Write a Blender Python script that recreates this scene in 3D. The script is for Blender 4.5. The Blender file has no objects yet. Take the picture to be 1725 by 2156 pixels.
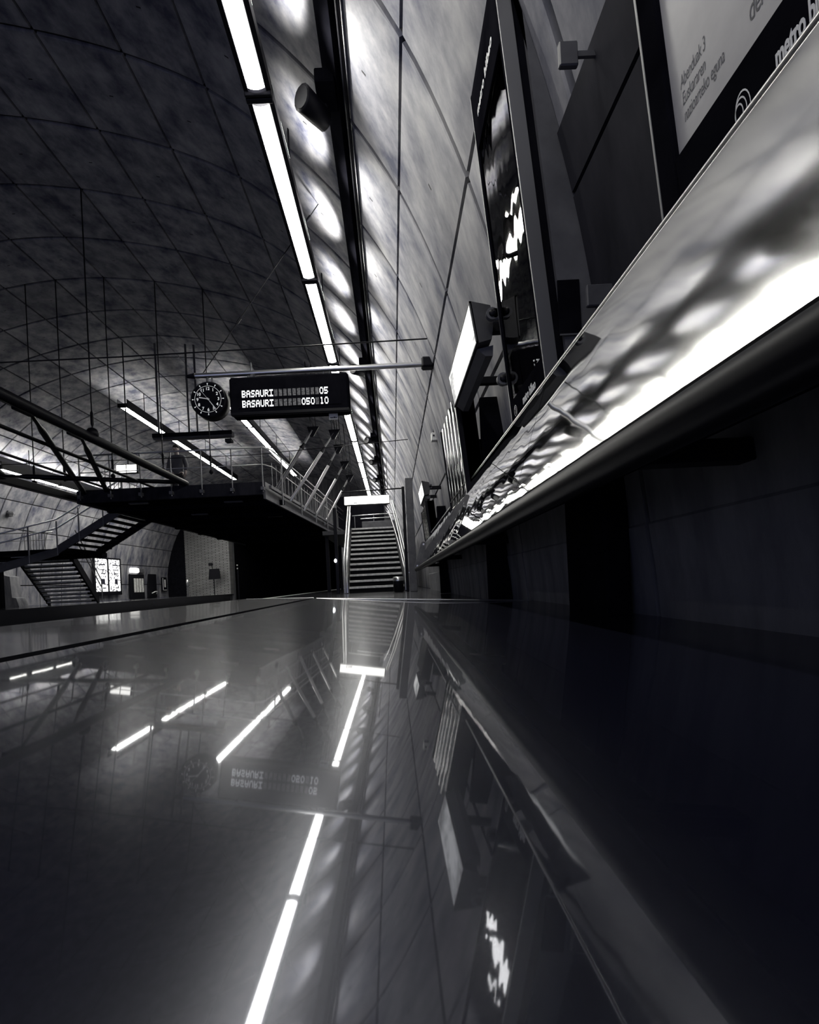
import bpy, bmesh, math, random
from mathutils import Vector, Matrix
random.seed(7)
sc = bpy.context.scene
col = sc.collection
R = math.radians

# ------------------------------------------------------------------ camera, world, exposure
F = 864.0                                   # focal length in pixels of the 1725 x 2156 frame
ROLL = R(2.8)
cd = bpy.data.cameras.new('camera'); cam = bpy.data.objects.new('camera', cd); col.objects.link(cam)
cd.sensor_width = 36.0; cd.sensor_fit = 'AUTO'; cd.lens = F / 2156.0 * 36.0
cd.shift_x = 33.5 / 2156.0; cd.shift_y = 148.0 / 2156.0
cd.clip_start = 0.01; cd.clip_end = 200
cam.matrix_world = Matrix.Rotation(R(90), 4, 'X') @ Matrix.Rotation(-ROLL, 4, 'Z')
sc.camera = cam
w = bpy.data.worlds.new('world'); sc.world = w; w.use_nodes = True
w.node_tree.nodes['Background'].inputs[0].default_value = (0.40, 0.44, 0.72, 1)
w.node_tree.nodes['Background'].inputs[1].default_value = 0.75  # bluish fill, let in through the opening added behind the camera
vs = sc.view_settings
vs.view_transform = 'Standard'; vs.look = 'None'; vs.gamma = 1.0; vs.use_curve_mapping = False
vs.exposure = 0.62
L_DIFF, L_WASH, L_FAR = 21.0, 14.0, 30.0
SPOT_A, SPOT_B = 64.0, 150.0      # radiance of diffusers, wall-wash tubes, far rows
WARM = (1.0, 0.985, 0.92)

# ------------------------------------------------------------------ materials
MATS = {}
def mat(name, color, rough=0.6, metal=0.0, **kw):
    m = bpy.data.materials.new(name); m.use_nodes = True; MATS[name] = m
    b = m.node_tree.nodes['Principled BSDF']
    b.inputs['Base Color'].default_value = (*color, 1) if len(color) == 3 else color
    b.inputs['Roughness'].default_value = rough; b.inputs['Metallic'].default_value = metal
    for k, v in kw.items(): b.inputs[k].default_value = v
    return m
def N(m, t, **props):
    n = m.node_tree.nodes.new(t)
    for k, v in props.items(): setattr(n, k, v)
    return n
def LK(m, a, b): m.node_tree.links.new(a, b)
def noise_col(m, c0, c1, scale=(3, 3, 3), detail=6, lo=0.3, hi=0.7, bump=0.0, rough=None, rnd=0.0):
    nt = m.node_tree; b = nt.nodes['Principled BSDF']
    g = N(m, 'ShaderNodeNewGeometry'); mp = N(m, 'ShaderNodeMapping'); mp.inputs['Scale'].default_value = scale
    LK(m, g.outputs['Position'], mp.inputs['Vector'])
    n = N(m, 'ShaderNodeTexNoise'); n.inputs['Scale'].default_value = 1.0; n.inputs['Detail'].default_value = detail
    n.inputs['Roughness'].default_value = 0.62
    LK(m, mp.outputs[0], n.inputs['Vector'])
    r = N(m, 'ShaderNodeValToRGB'); r.color_ramp.elements[0].position = lo; r.color_ramp.elements[1].position = hi
    r.color_ramp.elements[0].color = (*c0, 1); r.color_ramp.elements[1].color = (*c1, 1)
    LK(m, n.outputs[0], r.inputs[0]); out = r.outputs[0]
    if rnd:
        oi = N(m, 'ShaderNodeObjectInfo'); mr = N(m, 'ShaderNodeMapRange')
        mr.inputs['To Min'].default_value = 1 - rnd; mr.inputs['To Max'].default_value = 1 + rnd * 0.6
        LK(m, oi.outputs['Random'], mr.inputs[0])
        mx = N(m, 'ShaderNodeVectorMath', operation='SCALE')
        LK(m, out, mx.inputs[0]); LK(m, mr.outputs[0], mx.inputs['Scale']); out = mx.outputs[0]
    LK(m, out, b.inputs['Base Color'])
    if bump:
        bp = N(m, 'ShaderNodeBump'); bp.inputs['Strength'].default_value = bump; bp.inputs['Distance'].default_value = 0.01
        LK(m, n.outputs[0], bp.inputs['Height']); LK(m, bp.outputs[0], b.inputs['Normal'])
    return m
def emit(name, color, strength):
    m = mat(name, (0.8, 0.8, 0.78), 0.5)
    b = m.node_tree.nodes['Principled BSDF']
    b.inputs['Emission Color'].default_value = (*color, 1); b.inputs['Emission Strength'].default_value = strength
    return m

CONC = noise_col(mat('concrete', (0.4, 0.4, 0.4), 0.8), (0.054, 0.058, 0.092), (0.34, 0.335, 0.345), (3.2, 3.2, 0.9), 8, 0.33, 0.68, 0.35, rnd=0.16)
CONC_DARK = noise_col(mat('dark_concrete', (0.2, 0.2, 0.2), 0.75), (0.07, 0.072, 0.09), (0.26, 0.26, 0.27), (6, 6, 1.2), 7, 0.3, 0.75, 0.5, rnd=0.1)  # darker streaked concrete for base course, end walls and stepped wall
JOINT = mat('dark_joint', (0.008, 0.008, 0.010), 0.9)  # near-black backing shell behind the panels, also the tie holes
BLACK = mat('black_metal', (0.006, 0.006, 0.009), 0.42, **{'Specular IOR Level': 0.15})
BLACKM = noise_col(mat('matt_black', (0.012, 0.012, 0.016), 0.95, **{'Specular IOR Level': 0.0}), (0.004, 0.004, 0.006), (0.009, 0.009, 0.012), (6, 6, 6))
GREY = noise_col(mat('grey_paint', (0.08, 0.08, 0.09), 0.5), (0.06, 0.06, 0.07), (0.12, 0.12, 0.13), (5, 5, 5), 5, 0.3, 0.7)
DGREY = noise_col(mat('dark_grey_paint', (0.04, 0.04, 0.045), 0.5), (0.025, 0.025, 0.03), (0.055, 0.055, 0.06), (5, 5, 5))
RAIL = mat('satin_steel', (0.72, 0.72, 0.72), 0.32, 1.0)
RAILD = mat('painted_rail', (0.22, 0.22, 0.23), 0.4, 0.6)
NOSE = noise_col(mat('worn_nosing', (0.5, 0.5, 0.5), 0.5), (0.45, 0.45, 0.45), (0.9, 0.89, 0.87), (9, 9, 9), 5, 0.3, 0.7)
TREAD = mat('stair_tread', (0.008, 0.008, 0.010), 0.8, **{'Specular IOR Level': 0.1})
POSTER = noise_col(mat('poster_paper', (0.7, 0.7, 0.7), 0.35), (0.42, 0.41, 0.42), (0.75, 0.73, 0.71), (2.2, 2.2, 2.2), 6, 0.25, 0.75)
INK = mat('poster_ink', (0.03, 0.03, 0.05), 0.5)
WHITEP = mat('white_print', (0.8, 0.8, 0.8), 0.5)
WHITEBOX = mat('white_plastic', (0.7, 0.7, 0.68), 0.4)
DIFF = emit('lamp_diffuser', WARM, L_DIFF)
WASH = emit('lamp_wash_tube', WARM, L_WASH)
DIFF_FAR = emit('lamp_diffuser_far', WARM, L_FAR)
WASH_FAR = emit('lamp_wash_far', WARM, 60.0)
LITSIGN = emit('lit_sign_face', WARM, 3.0)
LITBOX = noise_col(emit('lit_box_face', WARM, 0.0), (0.22, 0.22, 0.22), (1, 1, .97), (5, 2.2, 5), 4, 0.36, 0.56)
LITPOST = noise_col(emit('lit_poster', WARM, 0.0), (0.05, 0.05, 0.06), (0.9, 0.9, 0.88), (9, 9, 9), 4, 0.42, 0.5)
LED = emit('led_text', (0.95, 0.97, 1.0), 0.65)
LEDDIM = noise_col(mat('led_blank', (0.06, 0.06, 0.065), 0.6), (0.05, 0.05, 0.052), (0.28, 0.28, 0.285), (40, 40, 60), 3, 0.35, 0.65)
DIALGLOW = emit('glowing_dial_print', (0.95, 0.97, 1.0), 0.22)  # weak glow added so numerals and marks read white
BULB = emit('signal_lamp', (0.95, 0.98, 1.0), 6.0)
SKIN = mat('skin', (0.5, 0.42, 0.38), 0.6)
CLOTH = mat('dark_jacket', (0.12, 0.12, 0.135), 0.8)
CLOTH2 = mat('dark_trousers', (0.03, 0.03, 0.035), 0.8)
HAIR = mat('dark_hair', (0.012, 0.011, 0.012), 0.6)
for mm in (LITPOST, LITBOX):                        # backlit printed poster: print modulates the light
    b = mm.node_tree.nodes['Principled BSDF']
    src = b.inputs['Base Color'].links[0].from_socket
    LK(mm, src, b.inputs['Emission Color']); b.inputs['Emission Strength'].default_value = 1.1

SHADE_BEAM = noise_col(mat('shade_and_beam_dark', (0.02, 0.02, 0.03), 0.85, **{'Specular IOR Level': 0.1}), (0.012, 0.012, 0.018), (0.035, 0.035, 0.045), (4, 4, 1.2))  # near-black stand-in for wall shade, also colours the mezzanine front beam
def mirror_steel():
    m = mat('polished_steel', (0.62, 0.62, 0.61), 0.10, 1.0)
    b = m.node_tree.nodes['Principled BSDF']
    g = N(m, 'ShaderNodeNewGeometry'); mp = N(m, 'ShaderNodeMapping'); mp.inputs['Scale'].default_value = (2.2, 2.2, 2.2)
    LK(m, g.outputs['Position'], mp.inputs['Vector'])
    n = N(m, 'ShaderNodeTexNoise'); n.inputs['Scale'].default_value = 1.5; n.inputs['Detail'].default_value = 1.0
    LK(m, mp.outputs[0], n.inputs['Vector'])
    bp = N(m, 'ShaderNodeBump'); bp.inputs['Strength'].default_value = 0.13; bp.inputs['Distance'].default_value = 0.012
    LK(m, n.outputs[0], bp.inputs['Height']); LK(m, bp.outputs[0], b.inputs['Normal'])
    # the near plates are scuffed by leaning passengers, the far ones still mirror bright
    sx = N(m, 'ShaderNodeSeparateXYZ'); LK(m, g.outputs['Position'], sx.inputs[0])
    r = N(m, 'ShaderNodeMapRange'); r.inputs['From Min'].default_value = 0.5; r.inputs['From Max'].default_value = 1.7
    r.inputs['To Min'].default_value = 0.085; r.inputs['To Max'].default_value = 0.018
    LK(m, sx.outputs[1], r.inputs[0])
    n2 = N(m, 'ShaderNodeTexNoise'); n2.inputs['Scale'].default_value = 7.0; n2.inputs['Detail'].default_value = 6
    LK(m, g.outputs['Position'], n2.inputs['Vector'])
    r2 = N(m, 'ShaderNodeMapRange'); r2.inputs['To Min'].default_value = 0.75; r2.inputs['To Max'].default_value = 1.3
    LK(m, n2.outputs[0], r2.inputs[0])
    mu = N(m, 'ShaderNodeMath', operation='MULTIPLY'); LK(m, r.outputs[0], mu.inputs[0]); LK(m, r2.outputs[0], mu.inputs[1])
    LK(m, mu.outputs[0], b.inputs['Roughness'])
    return m
STEEL = mirror_steel()
FLUTE = mat('fluted_steel', (0.6, 0.6, 0.59), 0.10, 1.0)

def polished_floor(name, base, ior, r0, r1, fac, wav):
    m = mat(name, base, r0); nt = m.node_tree; b = nt.nodes['Principled BSDF']
    b.inputs['IOR'].default_value = ior
    b.inputs['Specular Tint'].default_value = (0.88, 0.90, 1.0, 1)
    c = nt.nodes.new('ShaderNodeBsdfPrincipled'); c.inputs['Base Color'].default_value = (*base, 1)
    c.inputs['IOR'].default_value = ior; c.inputs['Roughness'].default_value = r1
    c.inputs['Specular Tint'].default_value = (0.86, 0.89, 1.0, 1)
    mx = N(m, 'ShaderNodeMixShader'); mx.inputs[0].default_value = fac
    out = nt.nodes['Material Output']
    LK(m, b.outputs[0], mx.inputs[1]); LK(m, c.outputs[0], mx.inputs[2]); LK(m, mx.outputs[0], out.inputs['Surface'])
    g = N(m, 'ShaderNodeNewGeometry'); n = N(m, 'ShaderNodeTexNoise')
    n.inputs['Scale'].default_value = 2.5; n.inputs['Detail'].default_value = 1.0
    LK(m, g.outputs['Position'], n.inputs['Vector'])
    bp = N(m, 'ShaderNodeBump'); bp.inputs['Strength'].default_value = wav; bp.inputs['Distance'].default_value = 0.01
    LK(m, n.outputs[0], bp.inputs['Height']); LK(m, bp.outputs[0], b.inputs['Normal']); LK(m, bp.outputs[0], c.inputs['Normal'])
    return m
SLAB = polished_floor('polished_slab', (0.004, 0.0045, 0.011), 2.1, 0.030, 0.25, 0.42, 0.04)
PLATF = polished_floor('platform_granite', (0.035, 0.035, 0.04), 1.6, 0.07, 0.25, 0.4, 0.25)

def glass_pane():
    m = mat('glass_pane', (0.8, 0.8, 0.8), 0.02); nt = m.node_tree
    t = N(m, 'ShaderNodeBsdfTransparent'); gl = N(m, 'ShaderNodeBsdfGlossy'); gl.inputs['Roughness'].default_value = 0.02
    fr = N(m, 'ShaderNodeFresnel'); fr.inputs['IOR'].default_value = 3.4
    mx = N(m, 'ShaderNodeMixShader'); LK(m, fr.outputs[0], mx.inputs[0]); LK(m, t.outputs[0], mx.inputs[1]); LK(m, gl.outputs[0], mx.inputs[2])
    LK(m, mx.outputs[0], nt.nodes['Material Output'].inputs['Surface'])
    g = N(m, 'ShaderNodeNewGeometry'); mp = N(m, 'ShaderNodeMapping'); mp.inputs['Scale'].default_value = (3, 9, 1.2)
    LK(m, g.outputs['Position'], mp.inputs['Vector'])
    n = N(m, 'ShaderNodeTexNoise'); n.inputs['Scale'].default_value = 1.0; n.inputs['Detail'].default_value = 1.0
    LK(m, mp.outputs[0], n.inputs['Vector'])
    bp = N(m, 'ShaderNodeBump'); bp.inputs['Strength'].default_value = 0.12; bp.inputs['Distance'].default_value = 0.01
    LK(m, n.outputs[0], bp.inputs['Height']); LK(m, bp.outputs[0], gl.inputs['Normal'])
    return m
GLASS = glass_pane()

def brick_mat():
    m = mat('glazed_brick', (0.3, 0.3, 0.3), 0.35); b = m.node_tree.nodes['Principled BSDF']
    g = N(m, 'ShaderNodeNewGeometry'); sx = N(m, 'ShaderNodeSeparateXYZ'); cx = N(m, 'ShaderNodeCombineXYZ')
    LK(m, g.outputs['Position'], sx.inputs[0]); LK(m, sx.outputs[0], cx.inputs[0]); LK(m, sx.outputs[2], cx.inputs[1])
    t = N(m, 'ShaderNodeTexBrick'); t.inputs['Scale'].default_value = 1.0
    t.inputs['Brick Width'].default_value = 0.5; t.inputs['Row Height'].default_value = 0.085; t.inputs['Mortar Size'].default_value = 0.02
    t.inputs['Color1'].default_value = (0.42, 0.42, 0.42, 1); t.inputs['Color2'].default_value = (0.3, 0.3, 0.3, 1); t.inputs['Mortar'].default_value = (0.04, 0.04, 0.04, 1)
    LK(m, cx.outputs[0], t.inputs['Vector']); LK(m, t.outputs['Color'], b.inputs['Base Color'])
    bp = N(m, 'ShaderNodeBump'); bp.inputs['Strength'].default_value = 0.6; bp.invert = True
    LK(m, t.outputs['Fac'], bp.inputs['Height']); LK(m, bp.outputs[0], b.inputs['Normal'])
    return m
BRICK = brick_mat()

# ------------------------------------------------------------------ mesh builder
class MB:
    def __init__(s, M=None):
        s.v = []; s.f = []; s.mi = []; s.M = M; s.cur = 0; s.sm = []
    def add(s, vs, fs, smooth=False):
        o = len(s.v)
        s.v += [tuple(s.M @ Vector(p)) if s.M else tuple(p) for p in vs]
        s.f += [tuple(i + o for i in f) for f in fs]; s.mi += [s.cur] * len(fs); s.sm += [smooth] * len(fs)
        return s
    def box(s, x0, x1, y0, y1, z0, z1, bv=0.0):
        if x0 > x1: x0, x1 = x1, x0
        if y0 > y1: y0, y1 = y1, y0
        if z0 > z1: z0, z1 = z1, z0
        if bv <= 0:
            vs = [(x, y, z) for z in (z0, z1) for y in (y0, y1) for x in (x0, x1)]
            return s.add(vs, [(0, 2, 3, 1), (4, 5, 7, 6), (0, 1, 5, 4), (2, 6, 7, 3), (0, 4, 6, 2), (1, 3, 7, 5)])
        bv = min(bv, (x1 - x0) / 2.2, (y1 - y0) / 2.2, (z1 - z0) / 2.2)
        bm = bmesh.new(); r = bmesh.ops.create_cube(bm, size=1)
        for q in bm.verts:
            q.co = ((x0 + x1) / 2 + q.co.x * (x1 - x0), (y0 + y1) / 2 + q.co.y * (y1 - y0), (z0 + z1) / 2 + q.co.z * (z1 - z0))
        bmesh.ops.bevel(bm, geom=list(bm.edges), offset=bv, segments=1, affect='EDGES')
        bm.verts.index_update(); s.add([q.co[:] for q in bm.verts], [[q.index for q in f.verts] for f in bm.faces]); bm.free()
        return s
    def tube(s, pts, r, n=8, caps=True):
        pts = [Vector(p) for p in pts]; rs = r if isinstance(r, (list, tuple)) else [r] * len(pts)
        d0 = (pts[1] - pts[0]).normalized()
        up = Vector((0, 0, 1)) if abs(d0.z) < 0.9 else Vector((1, 0, 0))
        a = d0.cross(up).normalized(); vs = []
        for i, p in enumerate(pts):
            d = ((pts[min(i + 1, len(pts) - 1)] - p).normalized() + (p - pts[max(i - 1, 0)]).normalized())
            d = d.normalized() if d.length > 1e-6 else d0
            a = (a - d * a.dot(d)).normalized(); b = d.cross(a)
            vs += [p + (a * math.cos(2 * math.pi * k / n) + b * math.sin(2 * math.pi * k / n)) * rs[i] for k in range(n)]
        fs = [(i * n + k, i * n + (k + 1) % n, (i + 1) * n + (k + 1) % n, (i + 1) * n + k) for i in range(len(pts) - 1) for k in range(n)]
        s.add(vs, fs, True)
        if caps: s.add(vs[:n], [tuple(range(n))[::-1]]); s.add(vs[-n:], [tuple(range(n))])
        return s
    def prism(s, poly, a, b, axis='Y'):
        n = len(poly)
        mk = {'Y': lambda p, t: (p[0], t, p[1]), 'X': lambda p, t: (t, p[0], p[1]), 'Z': lambda p, t: (p[0], p[1], t)}[axis]
        vs = [mk(p, a) for p in poly] + [mk(p, b) for p in poly]
        return s.add(vs, [tuple(range(n)), tuple(range(2 * n - 1, n - 1, -1))] + [(i, n + i, n + (i + 1) % n, (i + 1) % n) for i in range(n)])
    def disc(s, c, r, t, n=32, axis='Y'):
        c = Vector(c); d = {'X': Vector((t, 0, 0)), 'Y': Vector((0, t, 0)), 'Z': Vector((0, 0, t))}[axis]
        return s.tube([c, c + d], r, n)
    def ball(s, c, r, n=10, m=6, sc_=(1, 1, 1)):
        vs = []; fs = []
        for j in range(m + 1):
            th = math.pi * j / m
            for k in range(n):
                ph = 2 * math.pi * k / n
                vs.append((c[0] + sc_[0] * r * math.sin(th) * math.cos(ph), c[1] + sc_[1] * r * math.sin(th) * math.sin(ph), c[2] + sc_[2] * r * math.cos(th)))
        for j in range(m):
            for k in range(n): fs.append((j * n + k, (j + 1) * n + k, (j + 1) * n + (k + 1) % n, j * n + (k + 1) % n))
        return s.add(vs, fs, True)
def wloc(o):
    p = Vector((0, 0, 0))
    while o: p += o.location; o = o.parent
    return p
def obj(name, mb, m, parent=None, label=None, kind=None):
    me = bpy.data.meshes.new(name)
    off = wloc(parent) if parent else Vector((0, 0, 0))
    me.from_pydata([tuple(Vector(v) - off) for v in mb.v], [], mb.f)
    ms = m if isinstance(m, (list, tuple)) else [m]
    for q in ms: me.materials.append(q)
    me.polygons.foreach_set('material_index', mb.mi); me.polygons.foreach_set('use_smooth', mb.sm)
    bm = bmesh.new(); bm.from_mesh(me); bmesh.ops.recalc_face_normals(bm, faces=bm.faces); bm.to_mesh(me); bm.free()
    me.update()
    o = bpy.data.objects.new(name, me); col.objects.link(o)
    if parent: o.parent = parent
    if label: o['label'] = label
    if kind: o['kind'] = kind
    return o
SPLIT = set('baffle wall_bracket frame_side support_column end_cap hanger_rod hanger tie_rod turnbuckle cross_bar edge_trim post stringer rail rim wash_tube end_fitting pictograms clamp bolt lamp marks mount arm plinth tube handrail camera edge_beam head_plate rod baluster'.split())
def islands(mb):
    par = list(range(len(mb.v)))
    def find(a):
        while par[a] != a: par[a] = par[par[a]]; a = par[a]
        return a
    seen = {}
    for i, v in enumerate(mb.v):
        k = tuple(round(c, 5) for c in v)
        if k in seen: par[find(i)] = find(seen[k])
        else: seen[k] = i
    for f in mb.f:
        for q in f[1:]: par[find(q)] = find(f[0])
    out = {}
    for j, f in enumerate(mb.f): out.setdefault(find(f[0]), []).append(j)
    res = []
    for js in out.values():
        m = MB(); mp = {}
        for j in js:
            for q in mb.f[j]:
                if q not in mp: mp[q] = len(m.v); m.v.append(mb.v[q])
            m.f.append(tuple(mp[q] for q in mb.f[j])); m.mi.append(mb.mi[j]); m.sm.append(mb.sm[j])
        res.append(m)
    return res
_obj1 = obj
def obj(name, mb, m, parent=None, label=None, kind=None):
    if parent is not None and name in SPLIT:
        ps = islands(mb)
        if len(ps) <= 24: return [_obj1(name, q, m, parent, label, kind) for q in ps][0]
    return _obj1(name, mb, m, parent, label, kind)
def tag(o, label, cat, group=None, kind=None):
    o['label'] = label; o['category'] = cat
    if group: o['group'] = group
    if kind: o['kind'] = kind
    return o
def thing(name, label, cat, loc, group=None):
    o = bpy.data.objects.new(name, None); col.objects.link(o); o.location = loc; o.empty_display_size = 0.1
    return tag(o, label, cat, group)
def struct(name, mb, m, label, parent=None):
    o = obj(name, mb, m, parent); o['kind'] = 'structure'; o['label'] = label
    return o
def dup(o, parent=None, loc=None):
    kids = list(o.children); c = o.copy(); col.objects.link(c)
    if parent: c.parent = parent
    if loc is not None: c.location = loc
    for k in kids: dup(k, c)
    return c
def text_mesh(mb, body, size, M, depth=0.0, align='LEFT', bold=0.0, shear=0.0, space=1.0):
    cu = bpy.data.curves.new('lettering', 'FONT'); cu.body = body; cu.size = size; cu.align_x = align
    cu.extrude = depth; cu.offset = bold; cu.shear = shear; cu.space_character = space; cu.resolution_u = 3
    to = bpy.data.objects.new('lettering', cu); col.objects.link(to)
    bpy.context.view_layer.update()
    me = to.evaluated_get(bpy.context.evaluated_depsgraph_get()).to_mesh()
    mb.add([M @ q.co for q in me.vertices], [tuple(p.vertices) for p in me.polygons])
    to.to_mesh_clear(); bpy.data.objects.remove(to); bpy.data.curves.remove(cu)
    return mb

# ------------------------------------------------------------------ the vault (cross-section measured in metres about the lens)
U = 0.0013; S = 1.123; CX = -5372
right_pts = [(830, -185), (804, 466), (701, 1311), (491, 2133), (175, 2902), (-291, 3620), (-884, 4249), (-1565, 4789),
             (-2338, 5153), (-3177, 5414), (-4031, 5598), (-4936, 5708)]
sect = right_pts + [(2 * CX - x, z) for x, z in right_pts[::-1]]
sect = [Vector((x * U, z * U)) for x, z in sect]
def spl(i, t):
    p = [sect[max(0, min(len(sect) - 1, k))] for k in (i - 1, i, i + 1, i + 2)]
    return 0.5 * (2 * p[1] + (p[2] - p[0]) * t + (2 * p[0] - 5 * p[1] + 4 * p[2] - p[3]) * t * t + (3 * p[1] - p[0] - 3 * p[2] + p[3]) * t ** 3)
def inward(i, t):
    d = spl(i, min(1, t + 0.01)) - spl(i, max(0, t - 0.01)); d.normalize()
    return Vector((-d.y, d.x))                # points into the hall
def wall_x(z):
    for i in range(0, 5):
        for k in range(20):
            a, b = spl(i, k / 20), spl(i, (k + 1) / 20)
            if a.y <= z <= b.y: return a.x + (b.x - a.x) * (z - a.y) / max(1e-6, b.y - a.y)
    return sect[0].x
FLOOR = -0.24
def ring_y(n): return (n + 0.53) * S
def panel_mb(i, holes=True):
    mb = MB(); L = (sect[i + 1] - sect[i]).length; g = 0.021 / L; K = 5
    prof = []; back = []
    for k in range(K + 1):
        t = g + (1 - 2 * g) * k / K
        p = spl(i, t); q = p - inward(i, t) * 0.05
        prof.append(p); back.append(q)
    y0, y1, c = 0.021, S - 0.021, 0.012
    vs = []
    for k in range(K + 1):
        e = 1 if 0 < k < K else 0
        fr = prof[k]; fi = prof[k]; b = back[k]
        ins = fr - (0 if e else 1) * inward(i, 0.5) * 0.008
        vs += [(b.x, y0, b.y), ((ins - inward(i, .5) * 0.008 * e).x, y0, (ins - inward(i, .5) * 0.008 * e).y), (ins.x, y0 + c, ins.y), (ins.x, y1 - c, ins.y),
               ((ins - inward(i, .5) * 0.008 * e).x, y1, (ins - inward(i, .5) * 0.008 * e).y), (b.x, y1, b.y)]
    fs = []
    for k in range(K):
        for j in range(5): fs.append((k * 6 + j, k * 6 + j + 1, (k + 1) * 6 + j + 1, (k + 1) * 6 + j))
    fs.append((0, 1, 2, 3, 4, 5)); fs.append(tuple(K * 6 + j for j in range(6)))
    mb.add(vs, fs)
    if holes:
        mb.cur = 1
        for yy, t in ((S * 0.5, 0.48),):
            p = spl(i, t) + inward(i, t) * 0.0015; d = (spl(i, t + 0.02) - spl(i, t - 0.02)).normalized()
            a = p - d * 0.03; b = p + d * 0.03
            mb.add([(a.x, yy - 0.007, a.y), (a.x, yy + 0.007, a.y), (b.x, yy + 0.011, b.y), (b.x, yy - 0.003, b.y)], [(0, 1, 2, 3)])
    return mb
def shell(i0, i1, y0, y1):
    mb = MB(); pts = []; out = []
    for i in range(i0, i1):
        for k in range(4):
            t = k / 4; pts.append(spl(i, t) - inward(i, t) * 0.045); out.append(spl(i, t) - inward(i, t) * 0.25)
    pts.append(spl(i1 - 1, 1) - inward(i1 - 1, 1) * 0.045); out.append(spl(i1 - 1, 1) - inward(i1 - 1, 1) * 0.25)
    n = len(pts)
    poly = pts + out[::-1]
    vs = [(p.x, y0, p.y) for p in poly] + [(p.x, y1, p.y) for p in poly]; m = len(poly)
    fs = [(i, i + 1, m + i + 1, m + i) for i in range(m - 1)] + [(m - 1, 0, m, 2 * m - 1)]
    fs += [(i, i + 1, m - 2 - i, m - 1 - i) for i in range(n - 1)] + [(m + i, m + i + 1, 2 * m - 2 - i, 2 * m - 1 - i) for i in range(n - 1)]
    return mb.add(vs, fs)
YB, YE = ring_y(-4), ring_y(24)
def vault_part(name, i0, i1, label, n0, n1, stuff_label):
    root = struct(name, shell(i0, i1, YB, YE), JOINT, label)
    rest = MB()
    for i in range(i0, i1):
        m = CONC
        pm = panel_mb(i); proto = None
        for n in range(-4, 24):
            if n0 <= n <= n1:
                if proto is None:
                    proto = obj('concrete_panel', pm, [m, JOINT], root); proto.location = (0, ring_y(n), 0)
                else:
                    c = proto.copy(); col.objects.link(c); c.location = (0, ring_y(n), 0)
            else:
                o = len(rest.v); rest.v += [(v[0], v[1] + ring_y(n), v[2]) for v in pm.v]
                rest.f += [tuple(q + o for q in f) for f in pm.f]; rest.mi += pm.mi; rest.sm += pm.sm
    if rest.v:
        obj('more_concrete_panels', rest, [CONC, JOINT], root, kind='stuff')
    return root
vault_part('ceiling', 4, 19, 'curved vault ceiling clad in dark-jointed precast concrete panels', 2, 21, '')
vault_part('wall_right', 0, 4, 'curved right wall of precast concrete panels behind the signs', -1, 23, '')
vault_part('wall_left', 19, 23, 'curved far left wall of concrete panels behind the opposite platform', 9, 23, '')

# end wall with the tunnel mouth
XL = sect[-1].x; XR = sect[0].x
mb = MB()
ol = [spl(i, k / 4) for i in range(0, 23) for k in range(4)] + [sect[-1]]
pl = [(p.x, p.y) for p in ol if p.x < XR + 1]
def endwall(mb, y0, y1):
    # left part, right part, top part around the opening
    lo = [(XL, -1.4)] + [(p.x, p.y) for p in ol[::-1] if p.x < -10.6 and p.y < 6.0] + [(-10.6, 6.0), (-10.6, -1.4)]
    mb.prism(lo, y0, y1)
    ro = [(XR, -1.4)] + [(p.x, p.y) for p in ol if p.x > -3.4] + [(-3.4, 6.0), (-3.4, -1.4)]
    mb.prism(ro, y0, y1)
    top = [(-2.4, 3.6)] + [(p.x, p.y) for p in ol if -2.4 >= p.x >= -11.6] + [(-11.6, 3.6)]
    mb.prism(top, y0 - .012, y1)
endwall(mb, YE - 0.3, YE)
wb = struct('wall_back', mb, CONC_DARK, 'dark end wall of the hall around the black tunnel mouth')
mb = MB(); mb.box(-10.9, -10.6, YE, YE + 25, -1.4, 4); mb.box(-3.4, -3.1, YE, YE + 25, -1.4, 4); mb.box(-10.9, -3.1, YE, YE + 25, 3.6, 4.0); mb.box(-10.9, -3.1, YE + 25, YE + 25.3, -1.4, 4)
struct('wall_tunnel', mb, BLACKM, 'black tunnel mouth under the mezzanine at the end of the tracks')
mb = MB(); pts = []
for k in range(13):
    a = k / 12; pts.append((-13.75 + a * 3.15, YE - 0.32 - 0.55 * math.sin(a * 1.5)))
poly = pts + [(-10.6, YE - 0.31), (-13.75, YE - 0.31)]
mb.prism(poly, FLOOR, 4.6, 'Z')
struct('wall_brick', mb, BRICK, 'pale glazed brick end wall of the opposite platform')

mb = MB(); mb.box(XL - 1, XR + 1, YB - 0.3, YB, 2.4, 8.5); mb.box(XL - 1, -10.7, YB - 0.3, YB, -1.6, 2.4)  # lower part left open to admit world light as fill
struct('wall_front', mb, CONC_DARK, 'end wall of the hall behind the viewer, opening below added to let in fill light')
mb = MB(); mb.box(-14.95, -13.75, YE - .34, YE - .31, FLOOR, 4.4)  # flat black slab stands in for the dark of the gap
struct('recess_shade', mb, BLACKM, 'black slab as recess shade between the left wall and the pale brick end wall')
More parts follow.
